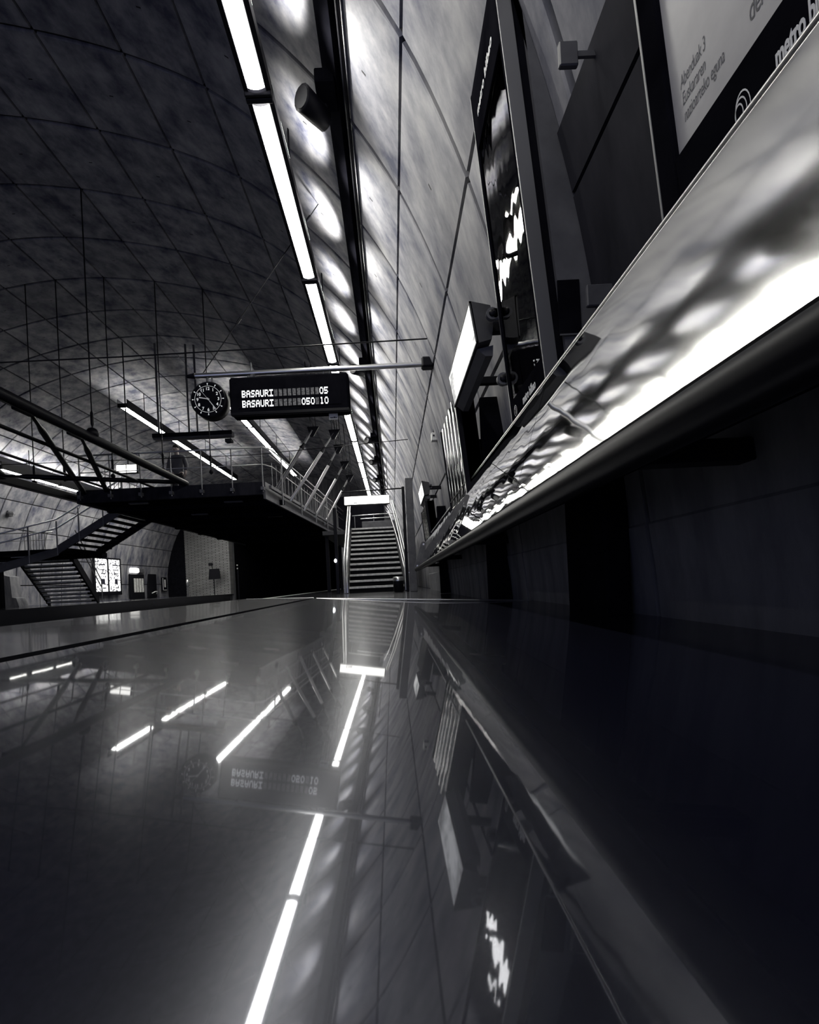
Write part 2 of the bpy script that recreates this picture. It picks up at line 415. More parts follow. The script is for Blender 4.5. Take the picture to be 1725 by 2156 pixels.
# floors
def plate(x0, x1, prof, y0, y1, thick, n):
    mb = MB(); xs = [x0 + (x1 - x0) * k / n for k in range(n + 1)]
    vs = []
    for y in (y0, y1):
        vs += [(x, y, prof(x)) for x in xs]; vs += [(x, y, prof(x) - thick) for x in xs]
    m = n + 1; fs = []
    for k in range(n):
        fs += [(k, k + 1, 2 * m + k + 1, 2 * m + k), (m + k, 3 * m + k, 3 * m + k + 1, m + k + 1)]
        fs += [(k, m + k, m + k + 1, k + 1), (2 * m + k, 2 * m + k + 1, 3 * m + k + 1, 3 * m + k)]
    fs += [(0, 2 * m, 3 * m, m), (n, m + n, 3 * m + n, 2 * m + n)]
    top = [f for k, f in enumerate(fs[:4 * n]) if k % 4 == 0]
    mb.add(vs, [f for k, f in enumerate(fs) if not (k < 4 * n and k % 4 == 0)])
    mb.add(vs, top, True)                    # own vertices, so the polished top shades smoothly and flat to its edges
    return mb
H = 0.13
def slab_z(x):
    if x < -0.58: return slab_z(-0.58) + (-0.58 - x) * 0.03 - 0.0
    return -H - 0.076 * x + (0.5 * 0.055 * x * x if x > 0 else 0.0)      # cross-fall towards the wall
fl = struct('floor', plate(-0.565, 1.06, slab_z, -2.2, 2.95, 0.02, 24), SLAB, 'dark mirror-polished slab sloping to the wall, reflecting the whole hall')
obj('floor_slab', plate(-1.11, -0.60, slab_z, -2.2, 3.05, 0.03, 8), PLATF, fl, label='outer polished strip beyond the dark groove')
mb = MB(); mb.tube([(-0.56, 2.955, slab_z(-.56) - .003), (1.05, 2.955, slab_z(1.05) - .003)], .005, 6); mb.tube([(-1.10, 3.055, slab_z(-1.1) - .003), (-.6, 3.055, slab_z(-.6) - .003)], .005, 6); obj('end_trim', mb, RAIL, fl)
mb = MB(); mb.box(-0.62, -0.55, -2.2, 2.95, FLOOR, slab_z(-0.58) - 0.012)
obj('groove', mb, BLACKM, fl)
mb = MB(); mb.box(-1.09, 1.05, -2.2, 2.94, FLOOR, -0.235); mb.box(-1.1, -1.07, -2.2, 3.0, FLOOR, slab_z(-1.1) - 0.03)
obj('plinth', mb, DGREY, fl)
mb = MB(); mb.box(-3.2, XR + 0.1, YB, YE, FLOOR - 1.1, FLOOR)
struct('platform_floor', mb, PLATF, 'glossy dark floor of the near platform')
mb = MB(); mb.box(-3.2, -3.05, YB, YE, FLOOR, FLOOR + 0.004)
struct('trim_1', mb, NOSE, 'pale safety strip along the near platform edge')
mb = MB(); mb.box(XL - 0.1, -10.74, YB, YE, FLOOR - 1.1, FLOOR)
struct('opposite_platform_floor', mb, PLATF, 'glossy floor of the opposite platform across the tracks')
mb = MB(); mb.box(-10.74, -3.2, YB, YE + 25, FLOOR - 1.3, FLOOR - 1.1)
tb = struct('track_bed', mb, BLACKM, 'dark track bed between the two platforms')
for x in (-4.2, -5.64, -8.3, -9.74):
    mb = MB(); mb.box(x - 0.035, x + 0.035, YB, YE + 25, FLOOR - 1.1, FLOOR - 0.95); obj('rail', mb, RAILD, tb)
# dark concrete skirting under the lean panel
mb = MB()
for y0 in (-2.2, 0.6, 2.32, 3.9, 5.5, 7.2, 8.9):
    pass
bs = None
ys = [-2.2, -0.4, 1.55, 3.05, 4.75, 6.3, 7.9, 9.5, 11.2]
for a, b in zip(ys[:-1], ys[1:]):
    mb = MB()
    z0 = FLOOR if a > 2.9 else -0.238
    prof = [(1.0, z0), (0.985, 0.0), (0.965, 0.17), (0.972, 0.18), (0.945, 0.44), (1.05, 0.44), (1.09, z0)]
    mb.prism(prof, a + 0.012, b - 0.012)
    if bs is None:
        bs = struct('baseboard_right', mb, CONC_DARK, 'streaked dark concrete base course under the slanted steel panel')
    else:
        o = obj('base_panel', mb, CONC_DARK, bs)

# ------------------------------------------------------------------ lamps
def ordinal(k): return ['first', 'second', 'third', 'fourth', 'fifth', 'sixth', 'seventh', 'eighth', 'ninth', 'tenth', 'eleventh', 'twelfth'][k]
def lamp_unit(name, X, Z, y, L, wid, wash, DM, WM, label, group, hang, far=False):
    root = thing(name, label, 'light', (X, y, Z), group)
    mb = MB(); h = wid * 0.75; a = wid * 0.80; mb.prism([(X - a, Z), (X - wid / 2 - .006, Z - .012), (X - wid / 2 - .006, Z + .03), (X + wid / 2 + .006, Z + .03), (X + wid / 2 + .006, Z - .012), (X + a, Z), (X + a, Z + .10), (X - a, Z + .10)], y, y + L)
    shield = wash and not far
    if far: mb.box(X - a, X - a + .012, y, y + L, Z + .10, Z + .24); mb.box(X + a - .012, X + a, y, y + L, Z + .10, Z + .24)
    if shield: mb.box(X - a, X - a + .015, y, y + L, Z + .10, Z + .40); mb.box(X - a, X - a + .13, y, y + L, Z + .385, Z + .40)
    obj('housing', mb, BLACK, root)
    for k in range(2):
        m2 = MB(); y0 = y + 0.05 + k * (L - 0.1) / 2; y1 = y + 0.05 + (k + 1) * (L - 0.1) / 2 - 0.008
        vs = []; n = 6
        for yy in (y0, y1):
            for q in range(n + 1):
                t = -1 + 2 * q / n; vs.append((X + t * wid / 2, yy, Z - 0.012 - 0.02 * (1 - t * t)))
        m2.add(vs, [(q, q + 1, n + 1 + q + 1, n + 1 + q) for q in range(n)])
        obj('diffuser', m2, DM, root)
        if wash:
            yc = (y0 + y1) / 2; l = wash / 2
            if not far:
                for aim, e in ((Vector((.42, 0, .90)), SPOT_A), (Vector((.82, 0, -.57)), SPOT_B)):
                    ld = bpy.data.lights.new('lamp_spot', 'SPOT'); ld.energy = e; ld.color = WARM; ld.spot_size = R(88 if e == SPOT_A else 62); ld.spot_blend = 1.0; ld.shadow_soft_size = 0.03
                    lo = bpy.data.objects.new('lamp_spot', ld); col.objects.link(lo); lo.parent = root
                    lo.location = Vector((X + a - .02, yc + .27, Z + .22)) - root.location; lo.rotation_euler = aim.to_track_quat('-Z', 'Y').to_euler()
            m3 = MB(); zt_ = Z + (.14 if far else .22); xt_ = X if far else X + a - .045; m3.tube([(xt_, yc - l, zt_), (xt_, yc + l, zt_)], 0.022, 8); obj('wash_tube', m3, WM, root)
    m4 = MB(); m4.box(X - a, X + a, y - 0.012, y + 0.03, Z - 0.035, Z + 0.10, .006); m4.box(X - a, X + a, y + L - 0.03, y + L - 0.001, Z - 0.035, Z + 0.10, .006); obj('end_cap', m4, BLACK, root)
    m5 = MB(); yy = y + L * .5
    m5.tube([(X + .02, yy, Z + .1), (X + .02, yy, hang)], 0.012, 6); obj('hanger_rod', m5, BLACK, root)
    return root
RX, RZ, RL = -0.995, 4.42, 2.226
for k in range(-2, 11):
    y = 1.444 + 2.246 * k
    lab = (ordinal(k) + ' fluorescent strip, counted from the top, in the bright row over the near platform') if k >= 0 else 'fluorescent strip of the near row overhead, out of view'
    if k < 0: lab = ('nearer' if k == -1 else 'rearmost') + ' fluorescent strip of the near row, above and behind the viewer'
    lamp_unit('strip_light', RX, RZ, y, RL, 0.15, 0.36, DIFF, WASH, lab, 'strip lights over the near platform', 5.45)
def far_row(X, Z, y0, n, word, hang):
    for k in range(n):
        lamp_unit('strip_light', X, Z, y0 + 2.42 * k, 2.42, 0.20, 0.9, DIFF_FAR, WASH_FAR,
                  '%s fluorescent strip of the row %s' % (ordinal(k), word), 'strip lights beyond the mezzanine', hang, True)
far_row(-5.24, 6.26, 13.4, 4, 'passing behind the clock', 7.25)
far_row(-8.70, 6.26, 13.6, 4, 'starting left of the clock with a round cap', 7.25)
far_row(-12.95, 4.42, 13.6, 4, 'low over the opposite stairs', 5.4)
# added row of up-facing tubes, hidden in a tray, brightening the left vault
root = thing('vault_fill_light', 'added hidden fill light along the far left vault above the low strip row', 'light', (-13.2, 13.0, 4.75))
mb = MB(); mb.box(-13.28, -13.10, 13, 23, 4.70, 4.74); mb.box(-13.12, -13.10, 13, 23, 4.70, 4.92); obj('tray', mb, BLACK, root)
for k in range(8):
    mb = MB(); mb.tube([(-13.2, 13.2 + 1.23 * k, 4.79), (-13.2, 13.9 + 1.23 * k, 4.79)], 0.025, 8); obj('wash_tube', mb, WASH_FAR, root)  # tubes of the added vault fill light
mb = MB(); mb.tube([(-13.2, 15, 4.74), (-13.2, 15, 5.25)], .012, 6); mb.tube([(-13.2, 21, 4.74), (-13.2, 21, 5.25)], .012, 6); obj('hanger_rod', mb, BLACK, root)

# ------------------------------------------------------------------ cable tray with speakers along the right haunch
def vp(i, t, off): return spl(i, t) + inward(i, t) * off
mb = MB(); poly = [vp(4, 0.80, 0.0), vp(4, 0.80, 0.06), vp(4, 0.99, 0.06), vp(4, 0.99, 0.0)]
mb.prism([(p.x, p.y) for p in poly], -3.0, 24.0)
cable = thing('cable_tray', 'long black cable tray running along the right side of the vault', 'tray', (poly[0].x, 0, poly[0].y))
obj('cover', mb, BLACKM, cable)
mb = MB(); q = vp(4, 0.72, 0.03); mb.tube([(q.x, -3, q.y), (q.x, 24, q.y)], 0.02, 8); obj('conduit', mb, BLACK, cable)
tp = vp(4, 0.9, 0.11)
spk = [(3.80, 'largest black loudspeaker hanging from the cable tray near the top of the photo'),
       (8.5, 'black loudspeaker on the cable tray just above the departure board bar'),
       (12.7, 'black loudspeaker on the cable tray beyond the departure board, nearest of the far three'),
       (15.0, 'small black loudspeaker on the cable tray, middle of the far three'),
       (17.6, 'small black loudspeaker on the cable tray nearest the lit stair sign')]
for y, lab in spk:
    root = thing('loudspeaker', lab, 'speaker', (tp.x, y, tp.y), 'loudspeakers on the cable tray')
    mb = MB(); mb.box(tp.x - .09, tp.x + .09, y - .16, y + .10, tp.y - .07, tp.y + .05, .01); obj('mount', mb, BLACKM, root)
    mb = MB(); mb.tube([(tp.x - .02, y + .04, tp.y - .05), (tp.x - .09, y + .05, tp.y - .12)], .03, 8); obj('bracket', mb, BLACK, root)
    c = Vector((tp.x - .12, y + .02, tp.y - .13)); d = Vector((-.50, -.70, -.15)).normalized()
    mb = MB(); mb.tube([c - d * .16, c - d * .13, c + d * .02, c + d * .16, c + d * .17], [.05, .085, .095, .10, .075], 14); obj('horn', mb, BLACK, root)
    mb = MB(); mb.tube([c + d * .168, c + d * .175], .08, 14); obj('grille', mb, DGREY, root)

# ------------------------------------------------------------------ slanted polished lean panel on the right
PB = Vector((0.52, 0.305)); PD = Vector((0.317, 0.948)); PT = 0.565
lean = thing('lean_panel', 'slanted mirror-polished steel panel with a thick black rail along its lower edge', 'panel', (0.52, 0, -0.2))
PN = Vector((PD.y, -PD.x))                    # towards the wall
def strip(a, b, y0, y1, t=0.012, u0=0.0, u1=PT):
    mb = MB(); p = PB + PD * u0; q = PB + PD * u1
    mb.prism([(p.x, p.y), (q.x, q.y), (q.x + PN.x * t, q.y + PN.y * t), (p.x + PN.x * t, p.y + PN.y * t)], y0, y1)
    return mb
for y0, y1 in ((-1.6, 1.745), (1.75, 4.195), (4.20, 6.45), (6.455, 8.75)):
    obj('steel_panel', strip(0, 0, y0, y1), STEEL, lean)
q = PB + PD * PT
mb = MB(); mb.tube([(q.x + .004, -1.6, q.y), (q.x + .004, 8.75, q.y)], .009, 8); obj('top_edge', mb, RAIL, lean)
p = PB
mb = MB(); mb.prism([(p.x - .006, p.y + .006), (p.x + .014, p.y + .012), (p.x + .03, p.y - .03), (p.x + .002, p.y - .03)], -1.6, 8.75); obj('lower_trim', mb, BLACK, lean)
mb = MB(); mb.tube([(p.x - .012, -1.6, p.y - .052), (p.x - .012, 8.9, p.y - .052)], .042, 20); obj('rail', mb, BLACK, lean)
mb = MB(); mb.prism([(p.x + .0, p.y - .03), (p.x + .42, p.y + .13), (p.x + .42, p.y + .10), (p.x + .02, p.y - .088)], -1.6, 8.75); obj('underside', mb, BLACKM, lean)
for y in (-1.2, 1.1, 3.4, 5.7, 8.2):
    mb = MB(); mb.box(p.x + .05, 1.02, y - .03, y + .03, p.y - .03, p.y + .03, .004); mb.box(q.x, .99, y - .03, y + .03, q.y - .16, q.y - .12, .004); obj('wall_bracket', mb, BLACK, lean)
# capsule shaped end bracket
mb = MB(); a = PB + PD * 0.02 ; b = PB + PD * 0.50
d = (b - a).normalized(); n2 = Vector((-d.y, d.x)); poly = []
for k in range(9): t = -math.pi / 2 + math.pi * k / 8; v = b + d * .06 * math.cos(t) + n2 * .06 * math.sin(t); poly.append((v.x, v.y))
for k in range(9): t = math.pi / 2 + math.pi * k / 8; v = a + d * .06 * math.cos(t) + n2 * .06 * math.sin(t); poly.append((v.x, v.y))
mb.prism(poly, 8.76, 8.80); br = obj('end_bracket', mb, GREY, lean)
mb = MB(); mb.tube([(a.x, 8.74, a.y), (a.x, 8.83, a.y)], .02, 10); mb.tube([(b.x, 8.74, b.y), (b.x, 8.83, b.y)], .02, 10); obj('bolt', mb, RAIL, br)

# ------------------------------------------------------------------ sign boards on the right wall
def board_M(Xb, yfar, zb, lean_deg):
    s, c = math.sin(R(lean_deg)), math.cos(R(lean_deg))
    ex = Vector((0, -1, 0)); ey = Vector((-s, 0, c)); en = Vector((-c, 0, -s))
    return Matrix(((ex.x, ey.x, en.x, Xb), (ex.y, ey.y, en.y, yfar), (ex.z, ey.z, en.z, zb), (0, 0, 0, 1)))
def T(x, y, z): return Matrix.Translation((x, y, z))
def rings_logo(mb, M, cx, cy, r, z):
    for k, rr in enumerate((1.0, 0.78, 0.56)):
        n = 20; ro = r * rr; ri = r * (rr - .10); ox = cx - r * (1 - rr) * 0.9
        a0 = R(-60) if k else R(-75); a1 = R(235) if k else R(255)
        vs = []
        for q in range(n + 1):
            t = a0 + (a1 - a0) * q / n
            vs += [M @ Vector((ox + ro * math.cos(t) * .8, cy + ro * math.sin(t), z)), M @ Vector((ox + ri * math.cos(t) * .8, cy + ri * math.sin(t), z))]
        mb.add(vs, [(2 * q, 2 * q + 1, 2 * q + 3, 2 * q + 2) for q in range(n)])
# big poster case (upper right of the photo)
M1 = board_M(0.752, 1.055, 0.84, 4.6); W1, H1 = 1.75, 1.75
pc = thing('poster_case', 'large black framed poster case with white notice, nearest sign on the right wall', 'sign', (0.752, 0.2, 0.84))
mb = MB(M1); mb.box(0, W1, 0, H1, -.06, -.012); obj('case_back', mb, BLACKM, pc)
mb = MB(M1); mb.box(0, .060, 0, H1, -.012, .010, .004); obj('frame_side', mb, BLACKM, pc)
mb = MB(M1); mb.box(W1 - .06, W1, 0, H1, -.012, .010, .004); obj('frame_side', mb, BLACKM, pc)
mb = MB(M1); mb.box(.060, W1 - .06, 0, .150, -.012, .010, .004); fb = obj('frame_bottom', mb, BLACKM, pc)
mb = MB(M1); mb.box(.060, W1 - .06, H1 - .1, H1, -.012, .010, .004); obj('frame_top', mb, BLACKM, pc)
mb = MB(M1); mb.box(.060, W1 - .06, .150, H1 - .1, -.010, -.004); obj('poster', mb, POSTER, pc, label='white notice with slanted Basque lettering')
mb = MB(M1); mb.box(-.012, -.001, 0, H1, -.05, .006, .003); obj('edge_trim', mb, RAILD, pc)
for k, s_ in enumerate(('Abenduak 3', 'Euskararen', 'nazioarteko eguna')):
    mb = MB(); text_mesh(mb, s_, .041, M1 @ T(.088, .285 - .0385 * k, -.0035) @ Matrix.Diagonal((.42, 1, 1, 1)), .0, shear=.25, space=.92); obj('poster_lettering', mb, INK, pc)
for k, s_ in enumerate(('3 de diciembre', 'D\u00eda Internacional', 'del Euskera')):
    mb = MB(); text_mesh(mb, s_, .060, M1 @ T(.262, .315 - .056 * k, -.0035) @ Matrix.Diagonal((.45, 1, 1, 1)), .0, shear=.25, space=.92); obj('poster_lettering', mb, INK, pc)
mb = MB(); text_mesh(mb, 'metro bilbao', .056, M1 @ T(.312, .052, .0105) @ Matrix.Diagonal((.40, 1, 1, 1)), .0005, bold=.0014, shear=.12, space=.95); obj('frame_lettering', mb, WHITEP, fb)
mb = MB(); rings_logo(mb, M1 @ T(.243, .062, 0) @ Matrix.Diagonal((.62, 1, 1, 1)), 0, 0, .036, .0107); obj('logo', mb, WHITEP, fb)
# tall display case with glass (second sign)
M2 = board_M(0.752, 2.39, 0.86, 4.6); W2, H2 = 0.52, 1.94
dc = thing('display_case', 'tall black glass-fronted display case standing on a grey fin, second sign on right wall', 'sign', (0.80, 2.1, -0.2))
mb = MB(M2); mb.box(0, W2, 0, H2, -.13, -.03); obj('case_back', mb, BLACKM, dc)
mb = MB(M2); mb.box(0, .018, 0, H2, -.03, .012, .003); mb.box(W2 - .03, W2, 0, H2, -.03, .012, .003); obj('frame_side', mb, BLACKM, dc)
mb = MB(M2); mb.box(.018, W2 - .03, 0, .15, -.03, .010, .003); f2 = obj('frame_bottom', mb, BLACKM, dc)
mb = MB(M2); mb.box(.018, W2 - .03, H2 - .32, H2, -.03, .010, .003); f2t = obj('frame_top', mb, BLACKM, dc)
mb = MB(M2); mb.box(.018, W2 - .03, .15, H2 - .32, -.03, -.012); obj('display_panel', mb, DGREY, dc)
mb = MB(M2); mb.box(.018, W2 - .03, .15, H2 - .32, -.004, .002); obj('glass_pane', mb, GLASS, dc)
mb = MB(M2); mb.box(-.005, .003, 0, H2, -.05, .013); mb.box(W2 - .003, W2 + .006, 0, H2, -.05, .014); obj('edge_trim', mb, RAILD, dc)
mb = MB(); text_mesh(mb, 'metro bilbao', .062, M2 @ T(.20, .055, .0105) @ Matrix.Diagonal((.6, 1, 1, 1)), .0005, bold=.0012, shear=.12); obj('frame_lettering', mb, WHITEP, f2)
mb = MB(); text_mesh(mb, 'metro bilbao', .062, M2 @ T(.08, H2 - .2, .0105), .0005, bold=.0012, shear=.12); obj('frame_lettering', mb, WHITEP, f2t)
mb = MB(); rings_logo(mb, M2, .075, .075, .030, .0107); obj('logo', mb, WHITEP, f2)
mb = MB(); zs = [.86 + 2.0 * k / 16 for k in range(17)]
fr = [(0.80 - .02 * 0 - max(0, (z - .86)) * .08 + .04, z) for z in zs]; bk = [(wall_x(z) - .004, z) for z in zs]
mb.prism(fr + bk[::-1], 1.85, 1.88); obj('side_fin', mb, GREY, dc, label='curved dull grey fin facing the viewer')
mb = MB(); mb.box(.86, .965, 1.66, 2.03, -.20, .60, .01); mb.box(.80, .95, 1.90, 2.03, .58, .95, .01); obj('pedestal', mb, BLACKM, dc)
mb = MB(M2); mb.box(.1, .4, .4, .9, -.25, -.13); obj('mount', mb, BLACKM, dc)
mb = MB(); mb.box(.80, .90, 1.842, 1.849, 1.075, 1.32, .002); st = obj('notice_plate', mb, BLACKM, dc)
mb = MB(); mb.box(.80, .90, 1.838, 1.842, 1.068, 1.075); obj('plate_edge', mb, RAILD, st)
for zz, xx in ((1.545, .655), (1.16, .70)):
    mb = MB(); mb.box(xx, xx + .10, 2.40, 2.425, zz - .035, zz + .035, .008); mb.tube([(xx, 2.40, zz), (xx, 2.425, zz)], .036, 16); lg = obj('lug', mb, GREY, dc)
    mb = MB(); mb.ball((xx + .0, 2.398, zz), .022, 12, 8, (1, .6, 1)); obj('bolt', mb, BLACK, lg)
for lab, x0, x1, y, z in (('upper small grey plate bracket beside the curved fin', .71, .76, 1.52, 1.93), ('lower small grey plate bracket beside the curved fin', .86, .99, 1.70, 1.15)):
    mb = MB(); mb.box(x0, min(x1, wall_x(z) - .002) + .02, y, y + .02, z - .045, z + .045, .004); mb.box(x1, wall_x(z) + .012, y + .005, y + .015, z - .01, z + .01)
    tag(obj('plate_bracket', mb, GREY), lab, 'bracket', 'plate brackets by the grey fin')
clad = thing('wall_shade', 'dark sheets added as shade on the curved wall between the tall case and the poster case', 'shade', (.95, 1.2, FLOOR))  # dark sheets added over the concrete in place of its shade
def add_shade_sheet(z0, z1, y0, y1):
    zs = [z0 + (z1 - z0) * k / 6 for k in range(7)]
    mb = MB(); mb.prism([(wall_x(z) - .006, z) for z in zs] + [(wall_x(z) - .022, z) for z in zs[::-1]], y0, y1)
    obj('shade_sheet', mb, SHADE_BEAM, clad)  # dark sheet added as wall shade
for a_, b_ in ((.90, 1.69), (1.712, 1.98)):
    add_shade_sheet(a_, b_, -1.2, 1.30); add_shade_sheet(a_, b_, 1.315, 1.845)
# lit information prism
def lit_box(y0, y1, z0, dx, label, sc_=1.0):
    xt, xb, xa = .54 + dx, .575 + dx, .685 + dx; zt = z0 + .255 * sc_; za = z0 + .15 * sc_
    root = thing('lit_sign_box', label, 'sign', (xa, (y0 + y1) / 2, z0), 'lit sign boxes on the right wall')
    mb = MB(); mb.prism([(xt + .004, zt), (xb + .004, z0), (xa - .02, z0 + .02), (xa, za), (xa - .02, zt - .03)], y0, y1); obj('case', mb, DGREY, root)
    mb = MB()
    mb.add([(xt, y0 + .012, zt - .012), (xt, y1 - .012, zt - .012), (xb, y1 - .012, z0 + .012), (xb, y0 + .012, z0 + .012),
            (xt + .004, y0 + .012, zt - .012), (xt + .004, y1 - .012, zt - .012), (xb + .004, y1 - .012, z0 + .012), (xb + .004, y0 + .012, z0 + .012)],
           [(0, 1, 2, 3), (7, 6, 5, 4), (0, 4, 5, 1), (1, 5, 6, 2), (2, 6, 7, 3), (3, 7, 4, 0)]); obj('lit_face', mb, LITBOX, root)
    mb = MB(); mb.box(xt - .004, xt + .008, y0, y1, zt - .012, zt); mb.box(xb - .004, xb + .008, y0, y1, z0, z0 + .012); mb.prism([(xt - .004, zt), (xb - .004, z0), (xb + .01, z0), (xt + .01, zt)], y0, y0 + .012); mb.prism([(xt - .004, zt), (xb - .004, z0), (xb + .01, z0), (xt + .01, zt)], y1 - .012, y1); obj('rim', mb, DGREY, root)
    wx = wall_x(za) + .01
    for y in (y0 + .12, y1 - .12):
        mb = MB(); mb.box(xa - .01, wx, y - .02, y + .02, za - .03, za + .03, .005); obj('arm', mb, BLACK, root)
    mb = MB(); mb.box(xa - .015, xa + .03, y0 - .012, y0, za - .04, za + .04, .006); lg = obj('lug', mb, GREY, root)
    mb = MB(); mb.ball((xa - .002, y0 - .014, za), .024, 12, 8, (1, .6, 1)); obj('bolt', mb, BLACK, lg)
    mb = MB(); mb.prism([(xb + .01, z0 - .01), (xa + .0, z0 + .01), (xa - .005, z0 - .055), (xb + .06, z0 - .055)], y0 + .05, y1 - .05); obj('under_tray', mb, GREY, root)
lit_box(2.48, 3.40, 1.42, 0, 'large bright angled sign box bolted beside the tall glass case')
lit_box(7.2, 8.2, 1.50, .04, 'smaller lit sign box further along the right wall, beyond the white call box')
# vertical fluted cases
def fluted(y0, y1, z0, z1, Xb, label, nf):
    root = thing('fluted_case', label, 'sign', (Xb + .03, (y0 + y1) / 2, z0), 'fluted glass cases on the right wall')
    M = board_M(Xb, y1, z0, 5.0); W = y1 - y0; Hh = z1 - z0
    mb = MB(M); mb.box(0, W, 0, Hh, -.14, -.02); obj('case_back', mb, BLACK, root)
    for k in range(nf):
        mb = MB(M); n = 6; vs = []; a0, a1 = .02 + (W - .05) * k / nf, .02 + (W - .05) * (k + 1) / nf - .004
        for yy in (.01, Hh - .01):
            for q_ in range(n + 1):
                t = q_ / n; vs.append((a0 + (a1 - a0) * t, yy, -.018 + .022 * math.sin(math.pi * t)))
        mb.add(vs, [(q_, q_ + 1, n + 2 + q_, n + 1 + q_) for q_ in range(n)], True); obj('steel_flute', mb, FLUTE, root)
    mb = MB(M); mb.box(W - .03, W, 0, Hh, -.14, .02, .004); mb.box(0, .02, 0, Hh, -.1, .01, .004); obj('frame_side', mb, BLACK, root)
    mb = MB(M); mb.box(.02, W - .03, -.01, .01, -.1, .012); mb.box(.02, W - .03, Hh * .33, Hh * .33 + .008, -.02, .006); obj('cross_bar', mb, BLACK, root)
    mb = MB(); zz = (z0 + z1) / 2; mb.box(Xb + .08, wall_x(zz) + .01, y0 + .2, y1 - .2, zz - .2, zz + .2); obj('mount', mb, BLACKM, root)
    mb = MB(); mb.box(Xb + .10, wall_x(z0) - .01, y0, y0 + .05, FLOOR + .005, z1 - .1, .005); obj('post', mb, BLACKM, root)
fluted(3.45, 4.50, .45, 1.62, .70, 'polished fluted panel with bright vertical streaks below the large lit sign box', 6)
fluted(7.2, 8.4, .45, 1.40, .72, 'smaller polished fluted panel below the far lit sign box', 5)
# dark upright boards near the stairs
def upright(x0, x1, y, z1, label, m):
    mb = MB(); mb.box(x0, x1, y, y + .06, FLOOR, z1, .008)
    return tag(obj('upright_board', mb, m), label, 'board', 'upright boards by the stairs')
upright(.30, .37, 9.9, 2.30, 'tall narrow black upright standing at the right of the stairs', BLACK)
upright(.385, .56, 9.7, 2.45, 'wider grey upright board beside the narrow black upright at the stairs', GREY)
# white call box
root = thing('call_box', 'small white box with dark button on the curved wall above the far sign box', 'box', (.62, 7.0, 2.2))
zc = 2.28; xw = wall_x(zc); yb = 6.5
mb = MB(); mb.box(xw - .07, xw + .02, yb, yb + .10, zc - .06, zc + .06, .006); obj('body', mb, WHITEBOX, root)
mb = MB(); mb.tube([(xw - .035, yb - .012, zc + .01), (xw - .035, yb, zc + .01)], .014, 12); obj('button', mb, BLACK, root)
mb = MB(); mb.tube([(xw - .03, yb + .05, zc + .06), (xw - .03, yb + .05, zc + .14)], .008, 6); obj('cable_stub', mb, BLACK, root)

# ------------------------------------------------------------------ hanging departure board and clock
YB_ = 5.35
arm = thing('support_arm', 'long grey pole fixed to the right wall carrying the clock and departure board', 'pole', (.62, YB_, 2.82))
zl = lambda x: 2.81 - 0.0 * x
mb = MB(); mb.tube([(.62, YB_, 2.82), (-2.45, YB_, 2.81)], .032, 12); obj('tube', mb, RAIL, arm)
mb = MB(); mb.tube([(-2.45, YB_, 2.81), (-2.56, YB_, 2.81)], [.04, .02], 12); mb.box(.50, .66, YB_ - .06, YB_ + .06, 2.76, 2.90, .02); obj('end_fitting', mb, BLACK, arm)
mb = MB(); mb.tube([(-2.36, YB_, 2.83), (-.70, YB_ + .2, 5.25)], .006, 5)
obj('stay_cable', mb, BLACK, arm)
mb = MB()
for t in (.28, .86):
    a = Vector((-2.36, YB_, 2.83)).lerp(Vector((-.70, YB_ + .2, 5.25)), t); b = Vector((-2.36, YB_, 2.83)).lerp(Vector((-.70, YB_ + .2, 5.25)), t + .03); mb.tube([a, b], .016, 6)
obj('turnbuckle', mb, BLACK, arm)
mb = MB(); mb.tube([(-1.72, YB_, 2.83), (-1.72, YB_, 2.95)], .010, 6); mb.tube([(-1.70, YB_ - .005, 2.78), (-1.74, YB_ - .005, 2.72)], .03, 8); obj('clamp', mb, GREY, arm)
# departure board
bx0, bx1, bz0, bz1 = -1.985, -.455, 2.235, 2.725
dep = thing('departure_board', 'black hanging departure board with two lines of white dot-matrix text', 'display', (-1.22, YB_, 2.235))
mb = MB(); mb.box(bx0, bx1, YB_ - .10, YB_ + .10, bz0, bz1, .025); obj('case', mb, BLACKM, dep)
mb = MB(); mb.box(bx0 + .12, bx1 - .10, YB_ - .106, YB_ - .098, bz0 + .08, bz1 - .135); sc_ = obj('screen', mb, BLACKM, dep)
mb = MB(); mb.box(bx0 + .02, bx1 - .0, YB_ - .13, YB_ - .08, bz0 - .02, bz0 + .02, .006); obj('lower_lip', mb, BLACK, dep)
mb = MB()
for x in (bx0 + .22, -.78, -.70): mb.tube([(x, YB_, bz1 - .01), (x, YB_, 2.80)], .012, 8)
obj('hanger', mb, GREY, dep)
TXM = Matrix(((1, 0, 0, 0), (0, 0, -1, 0), (0, 1, 0, 0), (0, 0, 0, 1)))      # text plane facing the viewer (-Y)
def txt(mb, s_, size, x, y, z, **k): return text_mesh(mb, s_, size, Matrix.Translation((x, y, z)) @ TXM, **k)
FONT5 = {'B': '11110 10001 11110 10001 11110', 'A': '01110 10001 11111 10001 10001', 'S': '01111 10000 01110 00001 11110', 'U': '10001 10001 10001 10001 01110',
         'R': '11110 10001 11110 10010 10001', 'I': '11111 00100 00100 00100 11111', '0': '01110 10001 10001 10001 01110', '5': '11111 10000 11110 00001 11110', '1': '01100 00100 00100 00100 01110'}
cell = .0585; cw = .0095; ch = .0176
def glyph(mb, ch_, cx, cz):
    rows = FONT5[ch_].split()
    for r_, row in enumerate(rows):
        for c_, b_ in enumerate(row):
            if b_ == '1':
                x = cx + c_ * cw; z = cz + (4 - r_) * ch
                mb.box(x, x + cw * 1.08, YB_ - .1085, YB_ - .106, z, z + ch * 1.02)
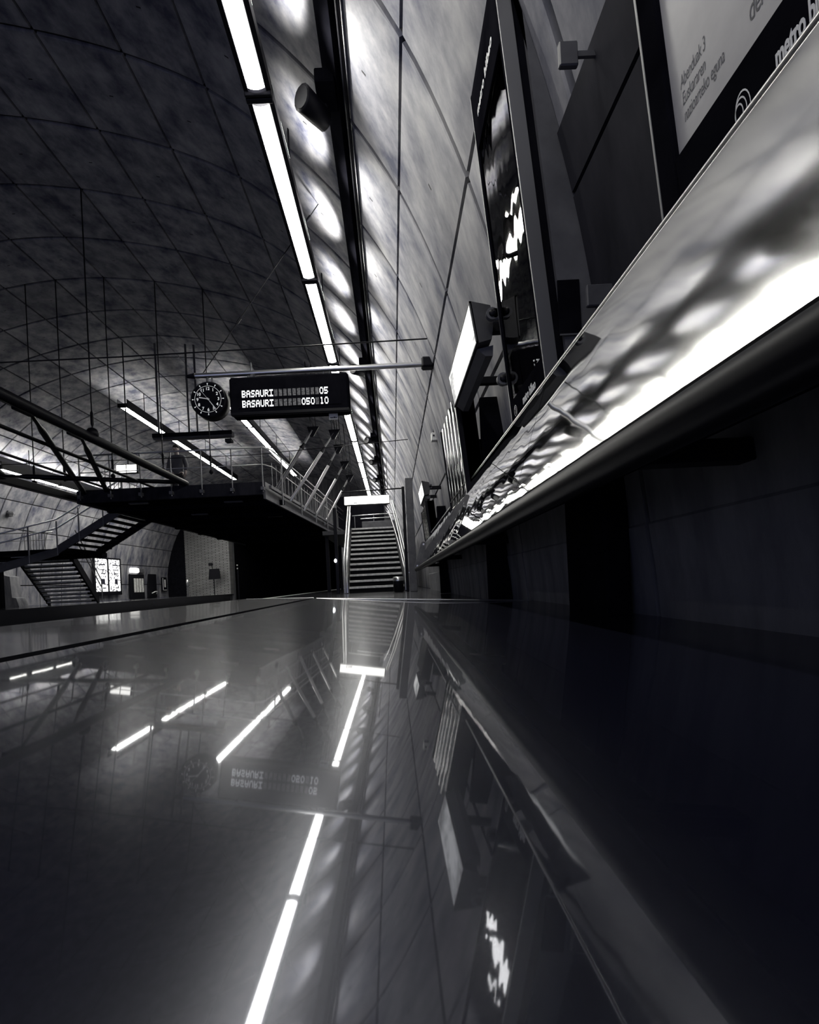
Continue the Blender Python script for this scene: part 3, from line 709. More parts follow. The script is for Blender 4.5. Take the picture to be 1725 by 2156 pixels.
for row, z, s_ in ((0, 2.450, 'BASAURI**********05'), (1, 2.322, 'BASAURI******050*10')):
    lit = MB(); dim = MB()
    for k, c_ in enumerate(s_):
        x = bx0 + .165 + k * cell
        if c_ == '*': dim.box(x + .004, x + .046, YB_ - .1075, YB_ - .106, z, z + ch * 5)
        else: glyph(lit, c_, x, z)
    obj('lettering', lit, LED, sc_, label=('upper' if row == 0 else 'lower') + ' lit line reading BASAURI'); obj('blank_cells', dim, LEDDIM, sc_)
# small white tag under the board
root = thing('hanging_tag', 'little white placard hanging under the departure board in front of the strip lights', 'sign', (-.66, YB_, 2.16))
mb = MB(); mb.box(-.735, -.62, YB_ - .01, YB_ + .01, 2.155, 2.235, .003); obj('plate', mb, LITSIGN if False else WHITEBOX, root)
mb = MB(); mb.box(-.72, -.68, YB_ - .013, YB_ - .01, 2.172, 2.182); mb.box(-.675, -.655, YB_ - .013, YB_ - .01, 2.172, 2.19); mb.box(-.65, -.635, YB_ - .013, YB_ - .01, 2.172, 2.183); obj('marks', mb, INK, root)
# clock
cx, cz, cr = -2.265, 2.465, .232
clk = thing('station_clock', 'round black station clock with white numerals beside the departure board', 'clock', (cx, YB_, cz))
mb = MB(); mb.tube([(cx, YB_ + .08, cz), (cx, YB_ + .07, cz), (cx, YB_ - .07, cz), (cx, YB_ - .08, cz)], [cr - .02, cr, cr, cr - .015], 40); obj('case', mb, BLACK, clk)
mb = MB(); mb.tube([(cx, YB_ - .0805, cz), (cx, YB_ - .083, cz)], cr - .022, 40); face = obj('dial', mb, BLACKM, clk)
yf = YB_ - .0845
mb = MB()
for h in range(1, 13):
    a = R(90 - 30 * h); s_ = str(h)
    txt(mb, s_, .054, cx + .135 * math.cos(a), yf, cz + .135 * math.sin(a) - .019, align='CENTER', bold=.0012)
obj('numerals', mb, DIALGLOW, face)
mb = MB()
for h in range(12):
    a = R(30 * h); d = Vector((math.cos(a), 0, math.sin(a))); n = Vector((-d.z, 0, d.x)); c = Vector((cx, yf, cz))
    mb.add([c + d * .205 + n * .008, c + d * .205 - n * .008, c + d * .172], [(0, 1, 2)])
for k in range(36):
    a, b = R(10 * k), R(10 * k + 10)
    if 0: pass
n = 48
vs = []
for k in range(n):
    a = 2 * math.pi * k / n; vs += [(cx + .171 * math.cos(a), yf, cz + .171 * math.sin(a)), (cx + .167 * math.cos(a), yf, cz + .167 * math.sin(a))]
mb.add(vs, [(2 * k, 2 * k + 1, 2 * ((k + 1) % n) + 1, 2 * ((k + 1) % n)) for k in range(n)])
obj('hour_marks', mb, DIALGLOW, face)
def hand(name, ang, ln, wd, y, tail=.02):
    a = R(90 - ang); d = Vector((math.cos(a), 0, math.sin(a))); n = Vector((-d.z, 0, d.x)); c = Vector((cx, y, cz))
    v = [c - d * tail + n * wd * .6, c - d * tail - n * wd * .6, c + d * ln - n * wd, c + d * ln + n * wd]
    mb = MB(); mb.add(v + [p_ + Vector((0, .002, 0)) for p_ in v], [(0, 1, 2, 3), (7, 6, 5, 4), (0, 4, 5, 1), (1, 5, 6, 2), (2, 6, 7, 3), (3, 7, 4, 0)]); obj(name, mb, WHITEP, face)
hand('hour_hand', 282, .115, .008, YB_ - .089); hand('minute_hand', 144, .165, .006, YB_ - .092); hand('second_hand', 322, .15, .002, YB_ - .095, .03)
mb = MB(); mb.tube([(cx, YB_ - .083, cz), (cx, YB_ - .097, cz)], .012, 12); obj('hub', mb, WHITEP, face)
mb = MB(); mb.tube([(cx - .03, YB_, cz + cr - .01), (cx - .03, YB_, 2.79)], .013, 8); mb.tube([(cx + .03, YB_, cz + cr - .01), (cx + .03, YB_, 2.79)], .013, 8); obj('hanger', mb, GREY, clk)
# cross-hall cables
def cable_thing(name, pts, r, label, cat='cable', m=BLACK):
    mb = MB(); mb.tube(pts, r, 6); return tag(obj(name, mb, m), label, cat)
cable_thing('span_cable', [(.56, 5.06, 2.98), (-3.2, 5.06, 2.94), (-9.0, 5.06, 2.95)], .008, 'thin black cable spanning the hall just above the departure board pole')
cable_thing('span_cable', [(.46, 8.9, 3.08), (-3.0, 9.0, 2.94), (-9.0, 9.0, 3.0)], .008, 'thin black cable spanning the hall below the departure board')

# ------------------------------------------------------------------ mezzanine deck over the tracks
DZ0, DZ1 = 2.42, 2.70
mb = MB(); mb.prism([(-8.0, 10.6), (-3.25, 10.6), (-2.5, 20.5), (-2.5, 22.5), (-8.0, 22.5)], DZ0 + .06, DZ1, 'Z')
mez = thing('mezzanine', 'dark steel mezzanine deck bridging over the tracks beyond the hanging clock', 'bridge', (-5.5, 15, DZ0))
obj('deck', mb, BLACKM, mez)
mb = MB(); mb.box(-8.0, -3.25, 10.54, 10.6, DZ0, DZ1 + .05, .01); obj('front_beam', mb, SHADE_BEAM, mez)
mb = MB(); mb.prism([(-3.25, 10.6), (-3.19, 10.6), (-2.44, 20.5), (-2.5, 20.5)], DZ0 - .10, DZ1 + .06, 'Z'); obj('side_beam', mb, GREY, mez)
mb = MB(); mb.prism([(-3.10, 10.6), (-3.03, 10.6), (-2.28, 20.5), (-2.35, 20.5)], DZ1 - .12, DZ1 - .04, 'Z'); obj('side_flange', mb, GREY, mez)
mb = MB(); mb.box(-8.08, -8.0, 10.6, 22.5, DZ0, DZ1 + .05, .01); obj('side_beam', mb, DGREY, mez)
for y in (11.6, 13.4, 15.2, 17.0, 18.8):
    mb = MB(); mb.box(-8.0, -3.0, y, y + .14, DZ0 - .06, DZ0 + .07); obj('joist', mb, BLACKM, mez)
for k, (x, y) in enumerate(((-7.0, 11.0), (-4.6, 11.4), (-6.3, 13.0), (-4.2, 14.0))):
    mb = MB(); mb.box(x, x + .5, y, y + .10, DZ0 + .02, DZ0 + .055); obj('soffit_plate', mb, GREY, mez)
mr = thing('mezzanine_railing', 'steel tube railing along the front and side of the mezzanine deck', 'railing', (-5.5, 10.6, DZ1))
posts = [-7.9 + .78 * k for k in range(7)]
for x in posts:
    mb = MB(); mb.tube([(x, 10.50, DZ0 + .06), (x, 10.50, DZ1 + .92)], .017, 6); mb.box(x - .04, x + .04, 10.44, 10.55, DZ0 + .10, DZ0 + .18); obj('post', mb, RAILD, mr)
for z, r in ((.92, .022), (.48, .012)):
    mb = MB(); mb.tube([(-7.9, 10.50, DZ1 + z), (-3.2, 10.50, DZ1 + z), (-3.02, 10.7, DZ1 + z - .02), (-2.28, 20.2, DZ1 + z - .05)], r, 8); obj('handrail', mb, RAIL, mr)
mb = MB(); mb.tube([(-3.08, 10.7, DZ1 + .78), (-2.33, 20.2, DZ1 + .72)], .014, 6); obj('handrail', mb, RAIL, mr)
for k in range(6):
    y = 11.4 + 1.75 * k; x = -3.02 + (y - 10.6) * .0765
    mb = MB(); mb.tube([(x, y, DZ0 - .12), (x, y, DZ1 + .90)], .020, 6); obj('post', mb, RAILD, mr)
bal = MB()
for k in range(26):
    y = 11.2 + .34 * k; x = -3.22 + (y - 10.6) * .0765
    b_ = MB(); b_.tube([(x, y, DZ1), (x, y, DZ1 + .74)], .011, 5); obj('baluster', b_, RAILD, mr)
for k in range(24):
    y = 11.6 + .36 * k; x = -8.0
    b_ = MB(); b_.tube([(x, y, DZ1), (x, y, DZ1 + .90)], .011, 5); obj('baluster', b_, RAILD, mr)
mb = MB(); mb.tube([(-8.0, 10.6, DZ1 + .92), (-8.0, 20.2, DZ1 + .92)], .02, 6); obj('handrail', mb, RAILD, mr)
# inclined hangers
hs = [((-3.25, 11.5, 2.6), (-2.08, 11.55, 4.38), .055), ((-2.87, 11.9, 2.5), (-1.53, 11.9, 4.40), .045), ((-2.77, 13.2, 2.44), (-1.58, 13.2, 4.40), .045),
      ((-2.76, 15.0, 2.5), (-1.60, 15.0, 4.40), .045), ((-2.75, 16.9, 2.5), (-1.62, 16.9, 4.40), .045)]
for k, (a, b, r) in enumerate(hs):
    a, b = Vector(a), Vector(b)
    root = thing('inclined_hanger', ordinal(k) + ' slanting steel hanger from the clock towards the stair sign, along the mezzanine edge', 'strut', a, 'inclined hangers of the mezzanine')
    m1 = a.lerp(b, .72); m2 = a.lerp(b, .80)
    mb = MB(); mb.tube([a, m1], r, 10); obj('tube', mb, RAIL if k else RAILD, root)
    mb = MB(); mb.tube([m1, a.lerp(b, .74), a.lerp(b, .76), m2], [r * 1.25, r * 1.25, r * .8, r * .8], 10); obj('coupling', mb, BLACK, root)
    mb = MB(); mb.tube([m2, b], r * .7, 8); obj('rod', mb, RAILD, root)
    mb = MB(); mb.prism([(b.x - .14, b.z + .10), (b.x + .20, b.z + .10), (b.x + .03, b.z - .18), (b.x - .06, b.z - .18)], b.y - .03, b.y + .03); obj('head_plate', mb, BLACK, root)
    zt = 6.0
    for i in range(4, 9):
        for t in (0, .5):
            if abs(spl(i, t).x - b.x) < .35: zt = spl(i, t).y
    mb = MB(); mb.tube([(b.x + .1, b.y, b.z + .08), (b.x + .02, b.y + .05, zt + .1)], .012, 5); mb.tube([(b.x - .05, b.y, b.z + .08), (b.x - .12, b.y, zt + .1)], .012, 5); obj('tie_rod', mb, BLACK, root)
# suspended frame of pipes on the left
fr = thing('suspended_frame', 'black suspended frame of heavy pipes and diagonals reaching to the mezzanine at left', 'frame', (-6.7, 8, 2.7))
mb = MB(); mb.tube([(-5.24, 2.5, 2.86), (-5.24, 10.6, 2.80)], .085, 12); obj('edge_beam', mb, BLACK, fr)
mb = MB(); mb.box(-8.32, -8.16, 2.5, 11.4, 2.52, 2.70, .01); obj('edge_beam', mb, BLACK, fr)
mb = MB(); mb.tube([(-6.05, 2.5, 2.77), (-6.05, 10.6, 2.74)], .035, 8); obj('bar', mb, BLACK, fr)
mb = MB(); mb.tube([(-7.1, 2.5, 2.76), (-7.1, 10.6, 2.72)], .028, 8); obj('bar', mb, BLACK, fr)
for a, b in (((-5.3, 6.1, 2.82), (-8.2, 11.2, 2.66)), ((-5.3, 7.1, 2.82), (-8.2, 12.2, 2.66)), ((-5.3, 3.6, 2.82), (-8.2, 8.8, 2.66)), ((-8.2, 8.6, 2.64), (-5.3, 10.4, 2.8))):
    a, b = Vector(a), Vector(b); d = (b - a)
    mb = MB(); mb.tube([a, a + d * .1, a + d * .14, b - d * .06, b], [.03, .03, .055, .055, .03], 8); dg = obj('diagonal', mb, BLACK, fr)
    mb = MB(); mb.box(a.x - .10, a.x + .10, a.y - .18, a.y + .12, a.z - .05, a.z + .05, .01); obj('gusset', mb, BLACK, dg)
# hanger rods from the vault
def vault_z(x):
    for i in range(3, 20):
        for k in range(12):
            a, b = spl(i, k / 12), spl(i, (k + 1) / 12)
            if b.x <= x <= a.x: return a.y + (b.y - a.y) * (a.x - x) / max(1e-6, a.x - b.x)
    return 7.0
rods = [(-5.24, 7.33, 2.86, 'ending in a ball on the thick pipe'), (-4.13, 9.58, 2.72, 'nearest the clock in the row across the hall'),
        (-5.24, 9.58, 2.82, 'second from the clock in the row across the hall'), (-6.42, 9.58, 2.74, 'third from the clock in the row across the hall'),
        (-7.55, 9.58, 2.72, 'fourth from the clock in the row across the hall'), (-8.76 + .5, 9.58, 2.68, 'farthest left in the row across the hall')]
for k, (x, y, z, s_) in enumerate(rods):
    root = thing('hanger_rod', 'thin black vault rod, ' + s_, 'rod', (x, y, z), 'thin rods hanging from the vault')
    mb = MB(); mb.tube([(x, y, z), (x, y, vault_z(x) + .03)], .011, 6); obj('rod', mb, BLACK, root)
    mb = MB(); mb.tube([(x, y, z + .18), (x, y, z + .22), (x, y, z + .42), (x, y, z + .46)], [.012, .026, .026, .012], 8); obj('turnbuckle', mb, BLACK, root)
    mb = MB(); mb.ball((x, y, z + .06), .10 if k == 0 else .05, 12, 8); obj('ball_joint', mb, BLACK, root)
# hanging duct and lit exit box
root = thing('hanging_sign', 'long blank dark sign beam hung from the vault behind the clock', 'sign', (-5.7, 12.2, 4.6))
mb = MB(); mb.box(-6.9, -4.55, 12.1, 12.3, 4.55, 4.72, .02); obj('beam', mb, GREY, root)
mb = MB(); mb.box(-6.9, -4.55, 12.09, 12.11, 4.60, 4.72); obj('face', mb, BLACK, root)
for x in (-6.75, -5.85, -5.6):
    mb = MB(); mb.tube([(x, 12.2, 4.7), (x, 12.2, vault_z(x) + .03)], .03, 6); obj('hanger', mb, GREY, root)
mb = MB(); mb.box(-4.75, -4.55, 12.05, 12.2, 4.36, 4.46, .01); mb.tube([(-4.62, 12.15, 4.45), (-4.62, 12.15, 4.60)], .02, 6); obj('camera', mb, DGREY, root)
root = thing('exit_sign', 'small double white lit sign above the mezzanine at left of the man', 'sign', (-7.55, 12.0, 3.5))
mb = MB(); mb.box(-7.95, -7.30, 11.98, 12.06, 3.55, 3.82, .01); obj('case', mb, BLACK, root)
mb = MB(); mb.box(-7.92, -7.65, 11.97, 11.98, 3.58, 3.80); obj('lit_face', mb, LITSIGN, root)
mb = MB(); mb.box(-7.62, -7.34, 11.97, 11.98, 3.58, 3.80); obj('lit_face', mb, LITSIGN, root)
mb = MB(); mb.tube([(-7.6, 12.02, 3.8), (-7.6, 12.02, vault_z(-7.6) + .03)], .015, 6); obj('hanger', mb, BLACK, root)

# ------------------------------------------------------------------ stairs on the near platform
SY, SX0, SX1 = 11.0, -1.20, .28
def sx(x, y): return x - .055 * (y - SY)
stair = thing('staircase', 'straight open staircase with pale worn nosings rising from the near platform', 'stairs', (-.46, SY, FLOOR))
NS, RI, GO = 13, .171, .30
for k in range(NS):
    y = SY + GO * k; z = FLOOR + RI * (k + 1)
    a, b = sx(SX0, y), sx(SX1, y)
    mb = MB(); mb.box(a, b, y, y + .32, z - .05, z, .0); tr = obj('tread', mb, TREAD, stair)
    mb = MB(); mb.box(a, b, y - .012, y + .03, z - .055, z + .004, .004); obj('nosing', mb, NOSE, tr)
    mb = MB(); mb.box(a, b, y + .03, y + .04, z - RI + .0, z - .05); obj('riser', mb, TREAD, tr)
ye = SY + GO * NS; ze = FLOOR + RI * NS
for x in (SX0 - .03, SX1 + .03):
    mb = MB()
    p0 = (sx(x, SY), SY - .1); p1 = (sx(x, ye), ye)
    vs = [(sx(x, SY) - .02, SY - .08, FLOOR), (sx(x, SY) + .02, SY - .08, FLOOR), (sx(x, SY) + .02, SY - .08, FLOOR + .26), (sx(x, SY) - .02, SY - .08, FLOOR + .26),
          (sx(x, ye) - .02, ye, ze - .22), (sx(x, ye) + .02, ye, ze - .22), (sx(x, ye) + .02, ye, ze + .06), (sx(x, ye) - .02, ye, ze + .06)]
    mb.add(vs, [(0, 1, 2, 3), (7, 6, 5, 4), (0, 4, 5, 1), (1, 5, 6, 2), (2, 6, 7, 3), (3, 7, 4, 0)]); obj('stringer', mb, BLACK, stair)
def stair_rail(x, hgt, r, m, bend=0.0):
    mb = MB(); pts = [(sx(x, SY - .25), SY - .25, FLOOR + .02), (sx(x, SY - .25), SY - .25, FLOOR + hgt - .12), (sx(x, SY - .12), SY - .12, FLOOR + hgt + .02)]
    for k in range(1, 14):
        y = SY + GO * k; pts.append((sx(x, y) - bend * (k / 13) ** 2, y, FLOOR + RI * k + hgt + .06))
    mb.tube(pts, r, 8); obj('handrail', mb, m, stair)
for x in (SX0 - .09, SX0 - .02): stair_rail(x, .92, .022, RAIL)
stair_rail(SX0 - .04, .55, .018, RAIL)
for x in (SX1 + .02, SX1 + .085): stair_rail(x, .92, .020, RAIL, .05)
stair_rail(SX1 + .03, .55, .018, RAIL, .16)
for k in (0, 4, 8, 12):
    for x in (SX0 - .10, SX1 + .10):
        y = SY + GO * k; z = FLOOR + RI * k
        mb = MB(); mb.tube([(sx(x, y), y, z if k else FLOOR), (sx(x, y), y, z + .94)], .018, 6); mb.box(sx(x, y) - .05, sx(x, y) + .03, y - .02, y + .02, z + .60, z + .63); obj('post', mb, RAILD, stair)
# landing
land = thing('stair_landing', 'dark steel landing at the top of the near stairs with low parapets', 'landing', (-1, 16, ze))
mb = MB(); mb.box(-2.5, .30, ye, 19.5, ze - .16, ze - .01, .01); obj('deck', mb, DGREY, land)
mb = MB(); mb.box(-1.15, .22, 16.4, 16.5, ze + .0, ze + .50, .01); obj('parapet', mb, GREY, land)
mb = MB(); mb.tube([(-1.6, 17.2, ze + .88), (.25, 17.2, ze + .92)], .02, 8); mb.tube([(-1.2, 16.45, ze + .62), (.25, 16.45, ze + .64)], .018, 8); obj('handrail', mb, RAIL, land)
for x in (-1.5, -.7, .15):
    mb = MB(); mb.tube([(x, 17.2, ze), (x, 17.2, ze + .9)], .016, 6); obj('post', mb, RAILD, land)
for x in (-2.4, .2):
    mb = MB(); mb.box(x - .06, x + .06, 15.2, 15.32, FLOOR, ze - .15, .01); mb.box(x - .06, x + .06, 19.0, 19.12, FLOOR, ze - .15, .01); obj('support_column', mb, BLACK, land)
mb = MB(); mb.box(-2.6, -.3, 20.0, 20.1, ze - .15, ze + 2.3, .01); tag(obj('dark_screen', mb, BLACKM), 'dark screen wall behind the stair landing below the lit sign', 'screen')
# lit direction sign above the stairs
root = thing('lit_direction_sign', 'long white lit sign hanging over the top of the near stairs', 'sign', (-.8, 13.6, 2.65))
mb = MB(); mb.box(-1.52, .02, 13.56, 13.70, 2.60, 2.92, .05); obj('case', mb, DGREY, root)
mb = MB(); mb.box(-1.49, -.01, 13.552, 13.562, 2.63, 2.89, .004); lf = obj('lit_face', mb, LITSIGN, root)
mb = MB()
px0 = -1.29
mb.box(px0, px0 + .085, 13.548, 13.552, 2.655, 2.665); mb.box(px0, px0 + .085, 13.548, 13.552, 2.725, 2.735); mb.box(px0, px0 + .01, 13.548, 13.552, 2.655, 2.735); mb.box(px0 + .075, px0 + .085, 13.548, 13.552, 2.655, 2.735); mb.box(px0, px0 + .085, 13.548, 13.552, 2.69, 2.70)
for q_ in (.105, .155):
    mb.box(px0 + q_, px0 + q_ + .012, 13.548, 13.552, 2.655, 2.735); mb.box(px0 + q_, px0 + q_ + .04, 13.548, 13.552, 2.655, 2.695)
obj('pictograms', mb, INK, lf)
mb = MB(); mb.tube([(.50, 13.6, 3.10), (-1.58, 13.6, 3.06)], .022, 8); obj('support_pole', mb, BLACK, root)
mb = MB()
for x in (-1.3, -.2): mb.tube([(x, 13.6, 2.9), (x, 13.6, 3.08)], .012, 6)
mb.tube([(-.05, 13.6, 3.08), (-.05, 13.6, 4.6)], .010, 6); obj('hanger', mb, BLACK, root)
# litter bin
root = thing('litter_bin', 'small dark cylindrical litter bin with a steel band at the foot of the stairs', 'bin', (.13, 9.85, FLOOR))
bx_, by_ = .115, 9.85
mb = MB(); mb.tube([(bx_, by_, FLOOR), (bx_, by_, FLOOR + .02), (bx_, by_, FLOOR + .27)], [.10, .125, .125], 24); obj('body', mb, BLACK, root)
mb = MB(); mb.tube([(bx_, by_, FLOOR + .27), (bx_, by_, FLOOR + .36), (bx_, by_, FLOOR + .37)], [.128, .128, .11], 24); obj('steel_band', mb, RAIL, root)
mb = MB(); mb.tube([(bx_, by_, FLOOR + .365), (bx_, by_, FLOOR + .375)], .09, 20); obj('opening', mb, BLACKM, root)
# column lamp beside stairs
root = thing('signal_lamp', 'small glowing white lamp on the dark post left of the near stairs', 'light', (-1.5, 11.2, FLOOR))
mb = MB(); mb.box(-1.56, -1.47, 11.15, 11.22, FLOOR, 2.1, .01); obj('post', mb, BLACK, root)
mb = MB(); mb.ball((-1.545, 11.12, .66), .035, 12, 8, (1, 1, 1.5)); obj('lamp', mb, BULB, root)

# ------------------------------------------------------------------ man on the mezzanine
def skin_body(name, pts, edges, m, parent, sub=2, root=0):
    me = bpy.data.meshes.new(name); me.from_pydata([p[:3] for p in pts], edges, [])
    o = bpy.data.objects.new(name, me); col.objects.link(o)
    sk = o.modifiers.new('skin', 'SKIN'); sk.use_smooth_shade = True
    for i, p in enumerate(pts):
        v = me.skin_vertices[0].data[i]; v.radius = (p[3], p[4] if len(p) > 4 else p[3]); v.use_root = (i == root)
    ss = o.modifiers.new('sub', 'SUBSURF'); ss.levels = sub; ss.render_levels = sub
    bpy.context.view_layer.update()
    ev = o.evaluated_get(bpy.context.evaluated_depsgraph_get()); m2 = bpy.data.meshes.new_from_object(ev)
    m2.polygons.foreach_set('use_smooth', [True] * len(m2.polygons))
    o.modifiers.clear(); o.data = m2; bpy.data.meshes.remove(me); m2.materials.clear(); m2.materials.append(m); m2.name = name
    if parent: o.parent = parent
    return o
MX, MY, MZ = -6.45, 12.6, DZ1 + .012
man = thing('person', 'man in a dark jacket standing behind the mezzanine railing, looking down to the left', 'person', (MX, MY, MZ))
A = [(0, 0, .95, .14, .10), (0, 0, 1.15, .14, .10), (0, -.01, 1.36, .16, .10), (0, -.02, 1.48, .07), (0, -.03, 1.56, .055), (-.01, -.05, 1.66, .085, .095), (-.012, -.055, 1.75, .075, .085),
     (.19, -.01, 1.42, .06), (.27, -.02, 1.16, .047), (.30, -.14, .93, .036), (.30, -.17, .86, .030),
     (-.19, -.01, 1.42, .06), (-.27, 0, 1.16, .047), (-.24, -.14, .95, .036), (-.23, -.18, .88, .030),
     (.10, 0, .86, .095), (.11, -.01, .48, .065), (.11, .01, .09, .042), (.12, -.12, .04, .04),
     (-.10, 0, .86, .095), (-.11, -.01, .48, .065), (-.11, .01, .09, .042), (-.12, -.12, .04, .04)]
E = [(0, 1), (1, 2), (2, 3), (3, 4), (4, 5), (5, 6), (2, 7), (7, 8), (8, 9), (9, 10), (2, 11), (11, 12), (12, 13), (13, 14), (0, 15), (15, 16), (16, 17), (17, 18), (0, 19), (19, 20), (20, 21), (21, 22)]
body = skin_body('body', A, E, SKIN, man)
J = [(0, 0, .84, .185, .135), (0, 0, 1.1, .185, .135), (0, -.01, 1.36, .205, .14), (0, -.02, 1.49, .085), (.20, -.01, 1.43, .085), (.28, -.02, 1.16, .068), (.30, -.12, .97, .052), (-.20, -.01, 1.43, .085), (-.28, 0, 1.16, .068), (-.245, -.12, .99, .052)]
skin_body('jacket', J, [(0, 1), (1, 2), (2, 3), (2, 4), (4, 5), (5, 6), (2, 7), (7, 8), (8, 9)], CLOTH, man)
TR = [(0, 0, .93, .16, .12), (.10, 0, .84, .115), (.11, -.01, .48, .085), (.11, .01, .10, .062), (-.10, 0, .84, .115), (-.11, -.01, .48, .085), (-.11, .01, .10, .062)]
skin_body('trousers', TR, [(0, 1), (1, 2), (2, 3), (0, 4), (4, 5), (5, 6)], CLOTH2, man)
def P_(mb): return mb
mb = MB(); mb.ball((MX - .01, MY - .035, MZ + 1.755), .098, 14, 8, (.92, 1.0, .78)); obj('hair', mb, HAIR, man)
mb = MB()
for dx in (-.035, .030): mb.ball((MX - .012 + dx, MY - .135, MZ + 1.70), .012, 8, 6)
obj('eyes', mb, HAIR, man)
mb = MB(); mb.ball((MX - .012, MY - .148, MZ + 1.67), .018, 8, 6, (.8, 1.1, 1.4)); mb.ball((MX - .105, MY - .045, MZ + 1.68), .025, 8, 6, (.5, .8, 1.2)); mb.ball((MX + .083, MY - .045, MZ + 1.68), .025, 8, 6, (.5, .8, 1.2)); obj('nose_and_ears', mb, SKIN, man)
mb = MB(); mb.ball((MX - .012, MY - .138, MZ + 1.63), .022, 8, 6, (1.2, .5, .35)); obj('mouth', mb, CLOTH2, man)
for sgn, hx in ((1, .30), (-1, -.23)):
    mb = MB(); base = Vector((MX + hx, MY - .18, MZ + .85))
    for f in range(4):
        a = base + Vector((-.03 + .02 * f, 0, 0)); mb.tube([a, a + Vector((0, -.025, -.035)), a + Vector((0, -.01, -.07 - .006 * (f in (1, 2))))], [.010, .009, .007], 6)
    a = base + Vector((-sgn * .035, -.01, .02)); mb.tube([a, a + Vector((-sgn * .02, -.03, -.03)), a + Vector((-sgn * .01, -.045, -.05))], [.011, .010, .008], 6); obj('fingers', mb, SKIN, man)
for x in (.12, -.12):
    mb = MB(); mb.box(MX + x - .05, MX + x + .05, MY - .20, MY + .08, MZ, MZ + .10, .03); obj('shoe', mb, BLACK, man)

# ------------------------------------------------------------------ stairs of the opposite platform
ls = thing('opposite_staircase', 'black two-flight staircase with light showing between treads on the opposite platform', 'stairs', (-12, 15, FLOOR))
for k in range(12):
    t = k / 11; z = FLOOR + .145 * (k + 1); y = 16.3 - 2.1 * t; x0 = -13.75 + .85 * t; x1 = -11.90 + .78 * t
    mb = MB(); mb.box(x0, x1, y - .10, y + .12, z - .085, z); tr = obj('tread', mb, TREAD, ls)
    mb = MB(); mb.box(x0 + .05, x1 - .05, y + .12, y + .135, z - .055, z - .0); obj('nosing', mb, NOSE, tr)
    mb = MB(); mb.box(x0 + .05, x1 - .05, y - .115, y - .10, z - .06, z - .0); obj('nosing', mb, NOSE, tr)
mb = MB()
def bar(mb, a, b, hh, ww):
    a, b = Vector(a), Vector(b); d = (b - a).normalized(); s_ = d.cross(Vector((0, 0, 1))).normalized() * ww / 2; u = Vector((0, 0, hh / 2))
    v = [a - s_ - u, a + s_ - u, a + s_ + u, a - s_ + u, b - s_ - u, b + s_ - u, b + s_ + u, b - s_ + u]
    mb.add(v, [(3, 2, 1, 0), (4, 5, 6, 7), (0, 1, 5, 4), (1, 2, 6, 5), (2, 3, 7, 6), (3, 0, 4, 7)])
for a, b in (((-13.8, 16.45, FLOOR + .1), (-12.9, 14.2, 1.42)), ((-11.85, 16.45, FLOOR + .1), (-11.05, 14.2, 1.42))):
    mb = MB(); bar(mb, a, b, .34, .06); obj('stringer', mb, BLACK, ls)
mb = MB(); mb.box(-13.6, -9.85, 12.3, 14.2, 1.34, 1.50, .01); obj('landing', mb, BLACKM, ls)
for k in range(9):
    t = k / 8; x = -9.85 + 1.5 * t; z = 1.50 + 1.15 * t; y0 = 12.35 + .25 * t
    mb = MB(); mb.box(x, x + .17, y0, y0 + 1.55, z - .06, z); tr = obj('tread', mb, TREAD, ls)
    mb = MB(); mb.box(x - .012, x + .03, y0 + .06, y0 + 1.5, z - .06, z - .036); obj('nosing', mb, NOSE, tr)
for dy in (0, 1.6):
    mb = MB(); bar(mb, (-10.0, 12.3 + dy, 1.46), (-8.2, 12.6 + dy, 2.66), .26, .06); obj('stringer', mb, GREY if dy == 0 else BLACK, ls)
for hh in (.88, .62):
    mb = MB(); mb.tube([(-12.2, 10.9, .55 + hh), (-10.0, 12.3, 1.5 + hh), (-8.2, 12.6, 2.7 + hh)], .022, 8); obj('handrail', mb, RAIL, ls)
for t in (0, .33, .7, 1):
    x = -10.0 + 1.8 * t; y = 12.28 + .3 * t; z = 1.40 + 1.2 * t
    mb = MB(); mb.tube([(x, y, z - .1), (x, y, z + .92)], .02, 6); obj('post', mb, RAILD, ls)
# lower second flight towards the viewer
for k in range(7):
    z = 1.35 - .16 * k; y = 12.2 - .22 * k; x = -10.3 - .34 * k
    mb = MB(); mb.box(x - 1.2, x, y - .12, y + .12, z - .035, z); tr = obj('tread', mb, TREAD, ls)
    mb = MB(); mb.box(x - 1.15, x - .05, y + .12, y + .135, z - .055, z); obj('nosing', mb, NOSE, tr)
mb = MB(); bar(mb, (-10.0, 12.3, 1.42), (-12.2, 10.9, .45), .24, .06); bar(mb, (-12.2, 10.9, .45), (-12.9, 10.4, .1), .24, .06); obj('stringer', mb, DGREY, ls)
for t in (.25, .62, 1):
    a = Vector((-10.0, 12.28, 1.42)).lerp(Vector((-12.2, 10.88, .45)), t); mb = MB(); mb.tube([a - Vector((0, 0, .12)), a + Vector((0, 0, .95))], .02, 6); obj('post', mb, RAILD, ls)
for hh in (.9, .6):
    mb = MB(); mb.tube([(-11.8, 16.6, FLOOR + .02), (-11.8, 16.6, FLOOR + hh), (-11.0, 14.3, 1.45 + hh)], .02, 8); obj('handrail', mb, RAILD, ls)
for k in range(8):
    mb = MB(); x = -12.6 + .10 * k; mb.tube([(x, 14.1, 1.5), (x, 14.1, 2.3)], .01, 5); obj('baluster', mb, RAILD, ls)
mb = MB(); mb.tube([(-13.4, 14.1, 2.32), (-11.6, 14.1, 2.30)], .02, 6); mb.tube([(-13.4, 14.1, 2.05), (-11.6, 14.1, 2.04)], .012, 6); obj('handrail', mb, RAIL, ls)
